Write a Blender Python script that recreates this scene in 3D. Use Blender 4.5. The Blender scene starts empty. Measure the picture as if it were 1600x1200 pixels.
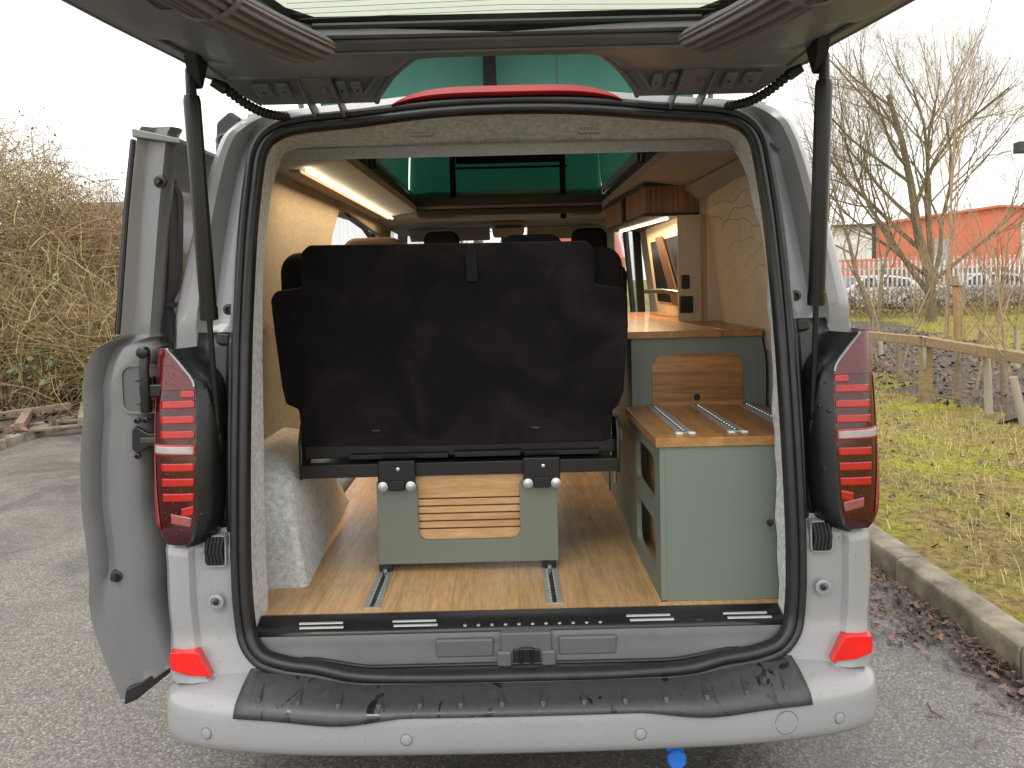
import bpy, bmesh, math, random
import numpy as np
from mathutils import Vector, Matrix
random.seed(11); rng = np.random.default_rng(7)
S = bpy.context.scene
R = math.radians
# ------------------------------------------------------------------ camera
F, U0, V0 = 1180.0, 790.0, 502.0              # focal length and principal point for a 1600 x 1200 picture
PITCH, ROLL = R(3.0), R(1.4)
CAM = Vector((-0.02, -2.05, 1.55))
fw = Vector((0, math.cos(PITCH), -math.sin(PITCH))); up = Vector((0, math.sin(PITCH), math.cos(PITCH)))
r2 = Vector((1, 0, 0)) * math.cos(ROLL) - up * math.sin(ROLL); u2 = up * math.cos(ROLL) + Vector((1, 0, 0)) * math.sin(ROLL)
cd = bpy.data.cameras.new('camera'); cam = bpy.data.objects.new('camera', cd); S.collection.objects.link(cam)
m = Matrix.Identity(4)
for i in range(3):
    m[i][0], m[i][1], m[i][2], m[i][3] = r2[i], u2[i], -fw[i], CAM[i]
cam.matrix_world = m
cd.sensor_width = 36; cd.lens = F / 1600 * 36; cd.clip_start = 0.02; cd.clip_end = 2000
cd.shift_x = (800 - U0) / 1600; cd.shift_y = (V0 - 600) / 1600
S.camera = cam
def at(px, py, Y=None, Z=None):
    d = fw * F + r2 * (px - U0) - u2 * (py - V0)
    t = (Y - CAM.y) / d.y if Y is not None else (Z - CAM.z) / d.z
    return CAM + d * t
# ------------------------------------------------------------------ sky, sun, exposure
SUN_EL, SUN_AZ = R(52), R(200)                # overcast: a very soft sun behind the camera, a little left
w = bpy.data.worlds.new('World'); S.world = w; w.use_nodes = True
nt = w.node_tree; nt.nodes.clear()
sky = nt.nodes.new('ShaderNodeTexSky'); sky.sky_type = 'NISHITA'; sky.sun_disc = False
sky.sun_elevation = SUN_EL; sky.sun_rotation = SUN_AZ; sky.dust_density = 4; sky.air_density = 1.0
hs = nt.nodes.new('ShaderNodeHueSaturation'); hs.inputs['Saturation'].default_value = 0.10
mx = nt.nodes.new('ShaderNodeMix'); mx.data_type = 'RGBA'; mx.inputs[0].default_value = 0.80
mx.inputs[7].default_value = (9.6, 9.6, 9.5, 1)   # cloud deck: even, bright, almost white
bg = nt.nodes.new('ShaderNodeBackground'); bg.inputs[1].default_value = 0.13
wo = nt.nodes.new('ShaderNodeOutputWorld')
nt.links.new(sky.outputs[0], hs.inputs['Color']); nt.links.new(hs.outputs[0], mx.inputs[6])
nt.links.new(mx.outputs[2], bg.inputs[0]); nt.links.new(bg.outputs[0], wo.inputs[0])
ld = bpy.data.lights.new('sun', 'SUN'); ld.energy = 0.6; ld.angle = R(25); ld.color = (1, .97, .93)
sun = bpy.data.objects.new('sun', ld); S.collection.objects.link(sun)
sd = Vector((math.sin(SUN_AZ) * math.cos(SUN_EL), math.cos(SUN_AZ) * math.cos(SUN_EL), math.sin(SUN_EL)))
sun.rotation_euler = sd.to_track_quat('Z', 'Y').to_euler(); sun.location = sd * 30
S.view_settings.view_transform = 'Standard'; S.view_settings.look = 'None'
S.view_settings.gamma = 1; S.view_settings.exposure = 0.75; S.view_settings.use_curve_mapping = False
S.cycles.use_denoising = True; S.cycles.max_bounces = 8; S.cycles.diffuse_bounces = 5; S.cycles.transparent_max_bounces = 16
S.cycles.caustics_reflective = False; S.cycles.caustics_refractive = False; S.cycles.sample_clamp_indirect = 6

# ------------------------------------------------------------------ materials
MAT = {}
def _mat(name):
    mt = bpy.data.materials.new(name); mt.use_nodes = True; n = mt.node_tree
    b = n.nodes['Principled BSDF']; MAT[name] = mt
    return mt, n, b
def N(n, typ, **k):
    nd = n.nodes.new(typ)
    for a, v in k.items():
        if a in nd.inputs: nd.inputs[a].default_value = v
        else: setattr(nd, a, v)
    return nd
def coords(n, scale=(1, 1, 1), kind='Object', rot=(0, 0, 0)):
    t = n.nodes.new('ShaderNodeTexCoord'); mp = n.nodes.new('ShaderNodeMapping')
    mp.inputs['Scale'].default_value = scale; mp.inputs['Rotation'].default_value = rot
    n.links.new(t.outputs[kind], mp.inputs['Vector']); return mp.outputs[0]
def ramp(n, fac, stops):
    r = n.nodes.new('ShaderNodeValToRGB'); e = r.color_ramp.elements
    while len(e) < len(stops): e.new(0.5)
    for q, (p, c) in zip(e, stops):
        q.position = p; q.color = (*c, 1) if len(c) == 3 else c
    n.links.new(fac, r.inputs[0]); return r.outputs[0]
def bump(n, h, b, strength=.3, dist=.01):
    bp = N(n, 'ShaderNodeBump'); bp.inputs['Strength'].default_value = strength; bp.inputs['Distance'].default_value = dist
    n.links.new(h, bp.inputs['Height'])
    prev = b.inputs['Normal'].links
    if prev: n.links.new(prev[0].from_socket, bp.inputs['Normal'])
    n.links.new(bp.outputs[0], b.inputs['Normal']); return bp
def mix(n, fac, a, b_, typ='MIX'):
    mm = n.nodes.new('ShaderNodeMix'); mm.data_type = 'RGBA'; mm.blend_type = typ
    for s, v in ((0, fac), (6, a), (7, b_)):
        if hasattr(v, 'is_output'): n.links.new(v, mm.inputs[s])
        else: mm.inputs[s].default_value = v if s == 0 or len(v) == 4 else (*v, 1)
    return mm.outputs[2]
def plain(name, col, rough=.5, metal=0, var=.08, scale=6, coat=0, bmp=0, bscale=80, spec=.5, sheen=0):
    mt, n, b = _mat(name); v = coords(n)
    ns = N(n, 'ShaderNodeTexNoise', Scale=scale, Detail=5.0, Roughness=.6); n.links.new(v, ns.inputs['Vector'])
    lo = tuple(c * (1 - var) for c in col); hi = tuple(min(1, c * (1 + var)) for c in col)
    n.links.new(ramp(n, ns.outputs['Fac'], [(.3, lo), (.7, hi)]), b.inputs['Base Color'])
    b.inputs['Roughness'].default_value = rough; b.inputs['Metallic'].default_value = metal
    b.inputs['Coat Weight'].default_value = coat; b.inputs['Coat Roughness'].default_value = .06
    b.inputs['Specular IOR Level'].default_value = spec; b.inputs['Sheen Weight'].default_value = sheen
    if bmp:
        n2 = N(n, 'ShaderNodeTexNoise', Scale=bscale, Detail=4.0); n.links.new(v, n2.inputs['Vector'])
        bump(n, n2.outputs['Fac'], b, bmp, .004)
    return mt, n, b
def drops(n, b, scale=90, dens=.25, h=.0025, strength=.9):
    """rain drops: small round beads standing on the surface"""
    v = coords(n)
    vo = N(n, 'ShaderNodeTexVoronoi', Scale=scale, Randomness=1.0); n.links.new(v, vo.inputs['Vector'])
    sep = N(n, 'ShaderNodeSeparateColor'); n.links.new(vo.outputs['Color'], sep.inputs[0])
    rad = N(n, 'ShaderNodeMapRange'); rad.inputs['From Min'].default_value = 1 - dens; rad.inputs['From Max'].default_value = 1.0
    rad.inputs['To Min'].default_value = 0.0; rad.inputs['To Max'].default_value = .42
    n.links.new(sep.outputs[0], rad.inputs['Value'])
    d = N(n, 'ShaderNodeMath', operation='SUBTRACT'); n.links.new(rad.outputs[0], d.inputs[0]); n.links.new(vo.outputs['Distance'], d.inputs[1])
    mxx = N(n, 'ShaderNodeMath', operation='MAXIMUM'); n.links.new(d.outputs[0], mxx.inputs[0]); mxx.inputs[1].default_value = 0
    sq = N(n, 'ShaderNodeMath', operation='POWER'); n.links.new(mxx.outputs[0], sq.inputs[0]); sq.inputs[1].default_value = .6
    bump(n, sq.outputs[0], b, strength, h)
def wood(name, c0, c1, c2, scale=(1, 14, 14), rough=.42, coat=0.0, planks=None, rot=(0, 0, 0), rings=2.2, grain=.75):
    mt, n, b = _mat(name); v = coords(n, scale, rot=rot)
    n1 = N(n, 'ShaderNodeTexNoise', Scale=rings, Detail=6.0, Roughness=.6, Distortion=1.2); n.links.new(v, n1.inputs['Vector'])
    n2 = N(n, 'ShaderNodeTexNoise', Scale=14.0, Detail=8.0, Roughness=.7); n.links.new(v, n2.inputs['Vector'])
    c = ramp(n, n1.outputs['Fac'], [(.28, c0), (.5, c1), (.72, c2)])
    f = ramp(n, n2.outputs['Fac'], [(.35, (.62, .58, .54)), (.6, (1, 1, 1))])
    c = mix(n, grain, c, f, 'MULTIPLY')
    if planks:
        vb = coords(n, (1, 1, 1), rot=planks[0])
        br = N(n, 'ShaderNodeTexBrick', **{'Scale': 1.0, 'Mortar Size': planks[3], 'Brick Width': planks[1], 'Row Height': planks[2], 'Bias': 0.0})
        br.offset = .37; br.inputs['Color1'].default_value = (.72, .70, .66, 1); br.inputs['Color2'].default_value = (1.12, 1.08, 1.0, 1); br.inputs['Mortar'].default_value = (.6, .5, .4, 1)
        n.links.new(vb, br.inputs['Vector']); c = mix(n, .8, c, br.outputs['Color'], 'MULTIPLY')
    n.links.new(c, b.inputs['Base Color']); b.inputs['Roughness'].default_value = rough; b.inputs['Coat Weight'].default_value = coat
    bump(n, n2.outputs['Fac'], b, .12, .002)
    return mt
# paint and plastics
mt, n, b = plain('van_paint', (.282, .284, .288), .32, var=.04, scale=3, coat=.5); drops(n, b, 170, .16, .004, .8)
mt, n, b = plain('van_paint_shaded', (.155, .154, .156), .36, var=.06, scale=4, coat=.6); drops(n, b, 170, .12, .004, .8)  # body paint darkened: shade of the door facing away from the sky
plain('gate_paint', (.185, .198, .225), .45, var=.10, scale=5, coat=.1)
plain('rubber', (.016, .016, .017), .42, var=.3, scale=20, bmp=.1, bscale=200)
plain('black_plastic', (.013, .013, .014), .36, var=.2, scale=15, bmp=.12, bscale=300)
mt, n, b = plain('black_wet', (.010, .010, .011), .30, var=.4, scale=9); drops(n, b, 60, .25, .004)
plain('grey_plastic', (.105, .105, .105), .5, var=.08, scale=10, bmp=.25, bscale=420)
plain('light_plastic', (.46, .45, .43), .6, var=.05, bmp=.1, bscale=300)
plain('sill_metal', (.014, .014, .015), .28, var=.2, scale=7)
plain('black_metal', (.007, .007, .0075), .33, var=.15, scale=12, bmp=.06, bscale=300)
plain('steel', (.62, .62, .62), .28, 1, var=.1, scale=30)
plain('alu', (.40, .41, .40), .45, .45, var=.12, scale=18)
plain('pale_paint_tube', (.36, .32, .24), .8)
plain('under', (.012, .012, .012), .8)
# wet rubber mat with pooled water
mt, n, b = _mat('mat_wet'); v = coords(n, (1.5, .8, 1.0))
n1 = N(n, 'ShaderNodeTexNoise', Scale=9.0, Detail=5.0, Roughness=.6, Distortion=1.2); n.links.new(v, n1.inputs['Vector'])
n2 = N(n, 'ShaderNodeTexNoise', Scale=38.0, Detail=5.0); n.links.new(v, n2.inputs['Vector'])
wetm = ramp(n, n1.outputs['Fac'], [(.60, (0, 0, 0)), (.625, (1, 1, 1))])
dry = ramp(n, n2.outputs['Fac'], [(.32, (.040, .040, .040)), (.68, (.052, .051, .050)), (.80, (.085, .083, .081))])
n.links.new(mix(n, wetm, dry, (.014, .014, .015)), b.inputs['Base Color'])
n.links.new(ramp(n, wetm, [(0, (.42, .42, .42)), (1, (.06, .06, .06))]), b.inputs['Roughness'])
bump(n, n2.outputs['Fac'], b, .05, .002)
# lamps
def lens(name, col, rough=.12, dens=.5):
    mt, n, b = plain(name, col, rough, var=.15, scale=30, coat=.35); drops(n, b, 130, dens, .003, 1.0)
lens('lens_dark', (.042, .002, .0022)); lens('lens_red', (.40, .006, .004), .22, .3); lens('lens_clear_red', (.11, .007, .009), .25, .85)
lens('lens_edge', (.24, .008, .01), .18, .5); lens('lens_white', (.36, .33, .32), .25, .1); lens('lens_pink', (.26, .07, .07), .15, .4)
lens('reflector_red', (.72, .008, .006), .2, .08); plain('brake_red', (.30, .006, .008), .4)
# textiles
def felt(name, ca, cb, scale=55):
    mt, n, b = _mat(name); v = coords(n)
    a = N(n, 'ShaderNodeTexNoise', Scale=scale, Detail=8.0, Roughness=.75); n.links.new(v, a.inputs['Vector'])
    c = N(n, 'ShaderNodeTexNoise', Scale=4.0, Detail=4.0); n.links.new(v, c.inputs['Vector'])
    col = ramp(n, a.outputs['Fac'], [(.34, ca), (.64, cb)])
    col = mix(n, .5, col, ramp(n, c.outputs['Fac'], [(.3, (.8, .8, .8)), (.7, (1.1, 1.1, 1.1))]), 'MULTIPLY')
    n.links.new(col, b.inputs['Base Color']); b.inputs['Roughness'].default_value = .95; b.inputs['Specular IOR Level'].default_value = .1
    b.inputs['Sheen Weight'].default_value = .25
    d = N(n, 'ShaderNodeTexNoise', Scale=240.0, Detail=3.0); n.links.new(v, d.inputs['Vector']); bump(n, d.outputs['Fac'], b, .6, .004)
    bump(n, c.outputs['Fac'], b, .25, .02)
felt('felt', (.38, .38, .38), (.72, .73, .73)); felt('felt_warmlit', (.25, .215, .165), (.42, .365, .285), 80); felt('felt_grey', (.25, .245, .235), (.34, .33, .315), 90)  # wall felt is grey; the strips' warm glow is tinted into its colour
mt, n, b = _mat('suede'); v = coords(n, (1, 1, 1.2))
a = N(n, 'ShaderNodeTexNoise', Scale=4.2, Detail=5.0, Roughness=.55, Distortion=.9); n.links.new(v, a.inputs['Vector'])
n.links.new(ramp(n, a.outputs['Fac'], [(.36, (.004, .0033, .0036)), (.54, (.008, .0062, .0064)), (.7, (.018, .0132, .0135))]), b.inputs['Base Color'])
b.inputs['Roughness'].default_value = .9; b.inputs['Specular IOR Level'].default_value = .15; b.inputs['Sheen Weight'].default_value = .05
d = N(n, 'ShaderNodeTexNoise', Scale=300.0); n.links.new(v, d.inputs['Vector']); bump(n, d.outputs['Fac'], b, .35, .003)
bump(n, a.outputs['Fac'], b, .35, .03)
plain('seat_cloth', (.012, .011, .011), .9, var=.3, scale=40, bmp=.3, bscale=350, spec=.2)
plain('seat_brown', (.16, .095, .05), .75, var=.15, scale=20, bmp=.2, bscale=300)
plain('curtain', (.165, .145, .155), .75, var=.1, scale=25, bmp=.25, bscale=350, sheen=.2)
plain('headliner', (.30, .305, .30), .85, var=.04, bmp=.15, bscale=300)
def canvas(name, col, tr):
    mt, n, b = _mat(name); v = coords(n)
    a = N(n, 'ShaderNodeTexNoise', Scale=2.2, Detail=4.0, Distortion=1.0); n.links.new(v, a.inputs['Vector'])
    n.links.new(ramp(n, a.outputs['Fac'], [(.3, tuple(c * .82 for c in col)), (.7, tuple(c * 1.12 for c in col))]), b.inputs['Base Color'])
    b.inputs['Roughness'].default_value = .8; bump(n, a.outputs['Fac'], b, .5, .06)
    tl = N(n, 'ShaderNodeBsdfTranslucent'); tl.inputs[0].default_value = (*tr, 1); ms = N(n, 'ShaderNodeMixShader'); ms.inputs[0].default_value = .14
    n.links.new(b.outputs[0], ms.inputs[1]); n.links.new(tl.outputs[0], ms.inputs[2]); n.links.new(ms.outputs[0], n.nodes['Material Output'].inputs[0])
canvas('canvas', (.075, .235, .18), (.02, .25, .16))
# wood and board
wood('floor_oak', (.48, .295, .14), (.61, .39, .195), (.69, .46, .25), (9, .9, 9), .38, planks=((0, 0, R(90)), 1.4, .20, .0012))
wood('oak', (.27, .125, .045), (.40, .20, .075), (.52, .29, .12), (1.1, 14, 14), .4, .15, planks=((R(90), 0, 0), 3.0, .055, .0))
wood('oak_top', (.30, .135, .045), (.42, .205, .075), (.52, .28, .115), (12, 1.2, 12), .36, .2, planks=((0, 0, R(90)), 3.0, .05, .0))
wood('ply_slat', (.48, .27, .12), (.60, .36, .17), (.66, .42, .22), (1.0, 12, 12), .45)
wood('ply', (.56, .455, .32), (.60, .49, .35), (.64, .53, .38), (6, 1, 1), .5, grain=.25)
wood('ply_edge', (.30, .17, .08), (.46, .30, .16), (.60, .42, .25), (90, 1, 1), .5)
wood('zebra', (.11, .055, .026), (.32, .18, .09), (.48, .31, .17), (26, 26, .6), .45, rings=1.4)
wood('timber', (.20, .135, .065), (.31, .22, .115), (.40, .30, .17), (2, 9, 9), .85)
wood('timber_stake', (.26, .15, .06), (.36, .22, .10), (.44, .28, .14), (9, 9, 1), .85)
wood('timber_old', (.16, .12, .085), (.25, .19, .13), (.33, .27, .19), (3, 9, 9), .9)
plain('engraved', (.33, .23, .14), .7)
wood('walnut', (.05, .025, .014), (.10, .05, .028), (.15, .085, .05), (14, 14, 1), .5)
plain('sage', (.152, .175, .145), .5, var=.03, scale=2.5, bmp=.04, bscale=400)
plain('socket', (.012, .012, .012), .3); plain('dark_trim', (.035, .037, .033), .5)
plain('white_label', (.7, .7, .7), .5); plain('blue_tag', (.015, .16, .62), .4)
# lights and glass
mt, n, b = _mat('led'); b.inputs['Base Color'].default_value = (1, .9, .7, 1); b.inputs['Emission Color'].default_value = (1, .83, .56, 1); b.inputs['Emission Strength'].default_value = 7
def glass(name, tint, gl=.12, rough=.03, dr=0):
    mt = bpy.data.materials.new(name); mt.use_nodes = True; n = mt.node_tree; n.nodes.clear(); MAT[name] = mt
    tr = N(n, 'ShaderNodeBsdfTransparent'); tr.inputs[0].default_value = (*tint, 1)
    g = N(n, 'ShaderNodeBsdfGlossy'); g.inputs['Roughness'].default_value = rough; g.inputs['Color'].default_value = (.9, .9, .9, 1)
    lw = N(n, 'ShaderNodeLayerWeight'); lw.inputs[0].default_value = .5; pw = N(n, 'ShaderNodeMath', operation='POWER'); n.links.new(lw.outputs['Facing'], pw.inputs[0]); pw.inputs[1].default_value = 4.0
    fr = N(n, 'ShaderNodeMath', operation='MULTIPLY_ADD'); n.links.new(pw.outputs[0], fr.inputs[0]); fr.inputs[1].default_value = .55; fr.inputs[2].default_value = .04
    ms = N(n, 'ShaderNodeMixShader'); o = N(n, 'ShaderNodeOutputMaterial')
    n.links.new(fr.outputs[0], ms.inputs[0]); n.links.new(tr.outputs[0], ms.inputs[1]); n.links.new(g.outputs[0], ms.inputs[2]); n.links.new(ms.outputs[0], o.inputs[0])
    if dr:
        class B: pass
        bb = B(); bb.inputs = {'Normal': g.inputs['Normal']}; drops(n, bb, 60, dr, .004)
glass('glass_rear', (.84, .88, .80), dr=.3); glass('glass_clear', (.86, .88, .86)); glass('glass_dark', (.03, .03, .03))
# outdoors
mt, n, b = _mat('asphalt'); v = coords(n)
a = N(n, 'ShaderNodeTexVoronoi', Scale=110.0); n.links.new(v, a.inputs['Vector'])
c = N(n, 'ShaderNodeTexNoise', Scale=150.0, Detail=4.0, Roughness=.7); n.links.new(v, c.inputs['Vector'])
e = N(n, 'ShaderNodeTexNoise', Scale=.9, Detail=5.0, Roughness=.6, Distortion=.8); n.links.new(v, e.inputs['Vector'])
sp = N(n, 'ShaderNodeSeparateColor'); n.links.new(a.outputs['Color'], sp.inputs[0])
stone = ramp(n, sp.outputs[0], [(0, (.22, .20, .178)), (.5, (.31, .283, .252)), (.85, (.39, .355, .32)), (.97, (.55, .51, .46))])
stone = mix(n, ramp(n, a.outputs['Distance'], [(.0, (0, 0, 0)), (.75, (1, 1, 1))]), stone, (.11, .10, .088))
wet = ramp(n, e.outputs['Fac'], [(.36, (.60, .61, .63)), (.56, (1.0, .985, .96))])
n.links.new(mix(n, 1, stone, wet, 'MULTIPLY'), b.inputs['Base Color'])
n.links.new(ramp(n, e.outputs['Fac'], [(.36, (.28, .28, .28)), (.58, (.52, .52, .52))]), b.inputs['Roughness'])
bump(n, a.outputs['Distance'], b, -.55, .012); bump(n, c.outputs['Fac'], b, .5, .006)
mt, n, b = _mat('grass_ground'); v = coords(n)
a = N(n, 'ShaderNodeTexNoise', Scale=1.6, Detail=6.0, Roughness=.65, Distortion=.5); n.links.new(v, a.inputs['Vector'])
c = N(n, 'ShaderNodeTexNoise', Scale=17.0, Detail=8.0, Roughness=.8); n.links.new(v, c.inputs['Vector'])
col = ramp(n, a.outputs['Fac'], [(.32, (.17, .115, .06)), (.42, (.33, .25, .11)), (.52, (.34, .29, .08)), (.57, (.34, .33, .05)), (.66, (.40, .40, .045))])
col = mix(n, .8, col, ramp(n, c.outputs['Fac'], [(.38, (.30, .23, .17)), (.5, (.85, .8, .7)), (.62, (1.3, 1.28, 1.1))]), 'MULTIPLY')
n.links.new(col, b.inputs['Base Color']); b.inputs['Roughness'].default_value = .95; b.inputs['Specular IOR Level'].default_value = .2
bump(n, c.outputs['Fac'], b, .9, .04)
mt, n, b = plain('soil', (.085, .062, .048), .95, var=.55, scale=34, bmp=.9, bscale=60)
mt, n, b = plain('kerb_stone', (.20, .172, .125), .9, var=.6, scale=7, bmp=.6, bscale=90)
for nm, lo, hi in (('blade_green', (.19, .20, .045), (.36, .34, .10)), ('blade_dry', (.36, .27, .12), (.52, .42, .21))):
    mt, n, b = _mat(nm); g = N(n, 'ShaderNodeNewGeometry')
    n.links.new(ramp(n, g.outputs['Random Per Island'], [(0, lo), (1, hi)]), b.inputs['Base Color']); b.inputs['Roughness'].default_value = .75
mt, n, b = _mat('leaf_dead'); g = N(n, 'ShaderNodeNewGeometry')
n.links.new(ramp(n, g.outputs['Random Per Island'], [(0, (.035, .022, .016)), (.5, (.085, .052, .036)), (.85, (.15, .09, .06)), (1, (.24, .10, .05))]), b.inputs['Base Color']); b.inputs['Roughness'].default_value = .5
def twig(name, cols):
    mt, n, b = _mat(name); g = N(n, 'ShaderNodeNewGeometry')
    n.links.new(ramp(n, g.outputs['Random Per Island'], [(i / (len(cols) - 1), c) for i, c in enumerate(cols)]), b.inputs['Base Color']); b.inputs['Roughness'].default_value = .8
twig('twig_bramble', [(.17, .11, .055), (.34, .23, .10), (.46, .35, .17), (.30, .25, .09), (.36, .21, .13)])
twig('twig_pink', [(.34, .19, .14), (.44, .27, .18), (.40, .29, .15), (.24, .15, .09)])
twig('twig_tree', [(.17, .135, .08), (.27, .21, .115), (.24, .20, .08)])
twig('twig_sapling', [(.28, .19, .10), (.36, .25, .14), (.22, .15, .09)])
twig('twig_hedge', [(.12, .08, .05), (.20, .13, .085), (.16, .12, .07)])
plain('bark', (.155, .125, .075), .9, var=.35, scale=18, bmp=.8, bscale=40)
plain('bark_light', (.30, .22, .13), .9, var=.3, scale=18, bmp=.6, bscale=40)
plain('leaf_green', (.12, .17, .07), .5, var=.3, scale=9); plain('pale_leaf', (.13, .16, .07), .7)
plain('orange_wall', (.55, .145, .085), .7, var=.06, scale=.6); plain('red_wall', (.55, .14, .10), .7, var=.06); plain('grey_roof', (.33, .33, .33), .7); plain('white_wall', (.62, .62, .60), .7, var=.05, scale=1)
plain('white_clad', (.74, .75, .77), .5, var=.03); plain('brown_wall', (.20, .12, .085), .8)
plain('pale_paint', (.55, .56, .56), .5, 0, var=.06); plain('lid_white', (.66, .68, .62), .5, var=.03); plain('car_white', (.70, .71, .72), .25, coat=.8); plain('car_silver', (.42, .44, .46), .25, .4, coat=.8); plain('tyre', (.015, .015, .015), .8); plain('tail_red', (.4, .01, .01), .3)

# ------------------------------------------------------------------ mesh helpers
COL = S.collection
class MB:
    def __init__(s): s.v = []; s.f = []
    def add(s, vs, fs):
        o = len(s.v); s.v += [tuple(p) for p in vs]; s.f += [tuple(i + o for i in q) for q in fs]; return s
    def box(s, x0, x1, y0, y1, z0, z1):
        return s.add([(x0, y0, z0), (x1, y0, z0), (x1, y1, z0), (x0, y1, z0), (x0, y0, z1), (x1, y0, z1), (x1, y1, z1), (x0, y1, z1)],
                     [(0, 3, 2, 1), (4, 5, 6, 7), (0, 1, 5, 4), (1, 2, 6, 5), (2, 3, 7, 6), (3, 0, 4, 7)])
    def bar(s, a, b, w, h, upv=(0, 0, 1)):
        a, b = Vector(a), Vector(b); d = (b - a).normalized(); sx = d.cross(Vector(upv))
        if sx.length < 1e-4: sx = d.cross(Vector((1, 0, 0)))
        sx.normalize(); sz = sx.cross(d)
        c = [p + sx * (w / 2 * i) + sz * (h / 2 * j) for p in (a, b) for i, j in ((-1, -1), (1, -1), (1, 1), (-1, 1))]
        return s.add(c, [(0, 1, 2, 3), (7, 6, 5, 4), (0, 4, 5, 1), (1, 5, 6, 2), (2, 6, 7, 3), (3, 7, 4, 0)])
    def tube(s, pts, r, n=8, cap=True):
        pts = [Vector(p) for p in pts]; k = len(pts); rr = r if hasattr(r, '__len__') else [r] * k
        prev = None; vs = []; fs = []
        for i, p in enumerate(pts):
            d = (pts[min(i + 1, k - 1)] - pts[max(i - 1, 0)])
            d = d.normalized() if d.length > 1e-9 else Vector((0, 0, 1))
            if prev is None:
                a = d.cross(Vector((0, 0, 1)) if abs(d.z) < .9 else Vector((1, 0, 0))).normalized()
            else:
                a = prev - d * prev.dot(d); a = a.normalized() if a.length > 1e-6 else d.orthogonal().normalized()
            prev = a; c = d.cross(a)
            for j in range(n):
                t = 2 * math.pi * j / n; vs.append(p + (a * math.cos(t) + c * math.sin(t)) * rr[i])
        for i in range(k - 1):
            for j in range(n):
                fs.append((i * n + j, i * n + (j + 1) % n, (i + 1) * n + (j + 1) % n, (i + 1) * n + j))
        if cap: fs.append(tuple(range(n))[::-1]); fs.append(tuple((k - 1) * n + j for j in range(n)))
        return s.add(vs, fs)
    def grid(s, rows, closed=False, flip=False):
        k = len(rows[0]); vs = [p for r in rows for p in r]; fs = []
        for i in range(len(rows) - 1 + (1 if closed == 'rows' else 0)):
            for j in range(k - 1 + (1 if closed is True else 0)):
                i2 = (i + 1) % len(rows); j2 = (j + 1) % k
                q = (i * k + j, i * k + j2, i2 * k + j2, i2 * k + j); fs.append(q[::-1] if flip else q)
        return s.add(vs, fs)
    def prism(s, a, b):
        k = len(a); vs = list(a) + list(b)
        fs = [tuple(range(k)), tuple(range(2 * k - 1, k - 1, -1))] + [(i, k + i, k + (i + 1) % k, (i + 1) % k) for i in range(k)]
        return s.add(vs, fs)
    def ring(s, outer, inner, off):
        """a plate with a hole: outer and inner outlines of equal count, extruded by off"""
        k = len(outer); off = Vector(off); vs = [Vector(p) for p in outer] + [Vector(p) for p in inner]; vs += [p + off for p in vs]; fs = []
        for i in range(k):
            j = (i + 1) % k
            fs += [(i, j, k + j, k + i), (2 * k + j, 2 * k + i, 3 * k + i, 3 * k + j), (j, i, 2 * k + i, 2 * k + j), (k + i, k + j, 3 * k + j, 3 * k + i)]
        return s.add(vs, fs)
    def lathe(s, c, axis, prof, n=16):
        c = Vector(c); d = Vector(axis).normalized(); a = d.orthogonal().normalized(); e = d.cross(a)
        rows = [[c + d * h + (a * math.cos(2 * math.pi * j / n) + e * math.sin(2 * math.pi * j / n)) * r for j in range(n)] for r, h in prof]
        s.grid(rows, closed=True); o = len(s.v) - len(rows) * n
        s.f.append(tuple(o + j for j in range(n))[::-1]); s.f.append(tuple(o + (len(rows) - 1) * n + j for j in range(n)))
        return s
    def build(s, name, mat, parent=None, bevel=0, seg=2, angle=40, smooth=True, sub=0, solid=0, nrm=True):
        me = bpy.data.meshes.new(name); me.from_pydata(s.v, [], s.f); me.update()
        if nrm and len(s.f) < 60000:
            bm = bmesh.new(); bm.from_mesh(me); bmesh.ops.recalc_face_normals(bm, faces=bm.faces); bm.to_mesh(me); bm.free()
        o = bpy.data.objects.new(name, me); COL.objects.link(o)
        if mat: me.materials.append(MAT[mat])
        if smooth:
            me.shade_smooth(); me.set_sharp_from_angle(angle=R(angle))
        if solid:
            q = o.modifiers.new('solid', 'SOLIDIFY'); q.thickness = solid; q.offset = 0
        if bevel:
            q = o.modifiers.new('bevel', 'BEVEL'); q.width = bevel; q.segments = seg; q.limit_method = 'ANGLE'; q.angle_limit = R(38); q.harden_normals = True
        if sub:
            q = o.modifiers.new('sub', 'SUBSURF'); q.levels = q.render_levels = sub
        if parent:
            o.parent = parent
            if parent.name in WORLD: o.matrix_parent_inverse = Matrix.Translation(-parent.location)
        return o
WORLD = set()
def thing(name, loc, **k):
    o = empty(name, loc, **k); WORLD.add(o.name); return o
def empty(name, loc=(0, 0, 0), rz=0, **k):
    o = bpy.data.objects.new(name, None); COL.objects.link(o); o.location = loc; o.rotation_euler = (0, 0, rz); o.empty_display_size = .1
    tag(o, **k); return o
def tag(o, label=None, category=None, group=None, kind=None):
    for a, v in (('label', label), ('category', category), ('group', group), ('kind', kind)):
        if v: o[a] = v
    return o
def spline(cs, n=6):
    """Catmull-Rom through control tuples of any width"""
    cs = [np.array(c, float) for c in cs]; out = []
    for i in range(len(cs) - 1):
        p0 = cs[max(i - 1, 0)]; p1 = cs[i]; p2 = cs[i + 1]; p3 = cs[min(i + 2, len(cs) - 1)]
        for k in range(n):
            t = k / n
            out.append(.5 * (2 * p1 + (p2 - p0) * t + (2 * p0 - 5 * p1 + 4 * p2 - p3) * t * t + (3 * p1 - p0 - 3 * p2 + p3) * t ** 3))
    out.append(cs[-1]); return out
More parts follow.
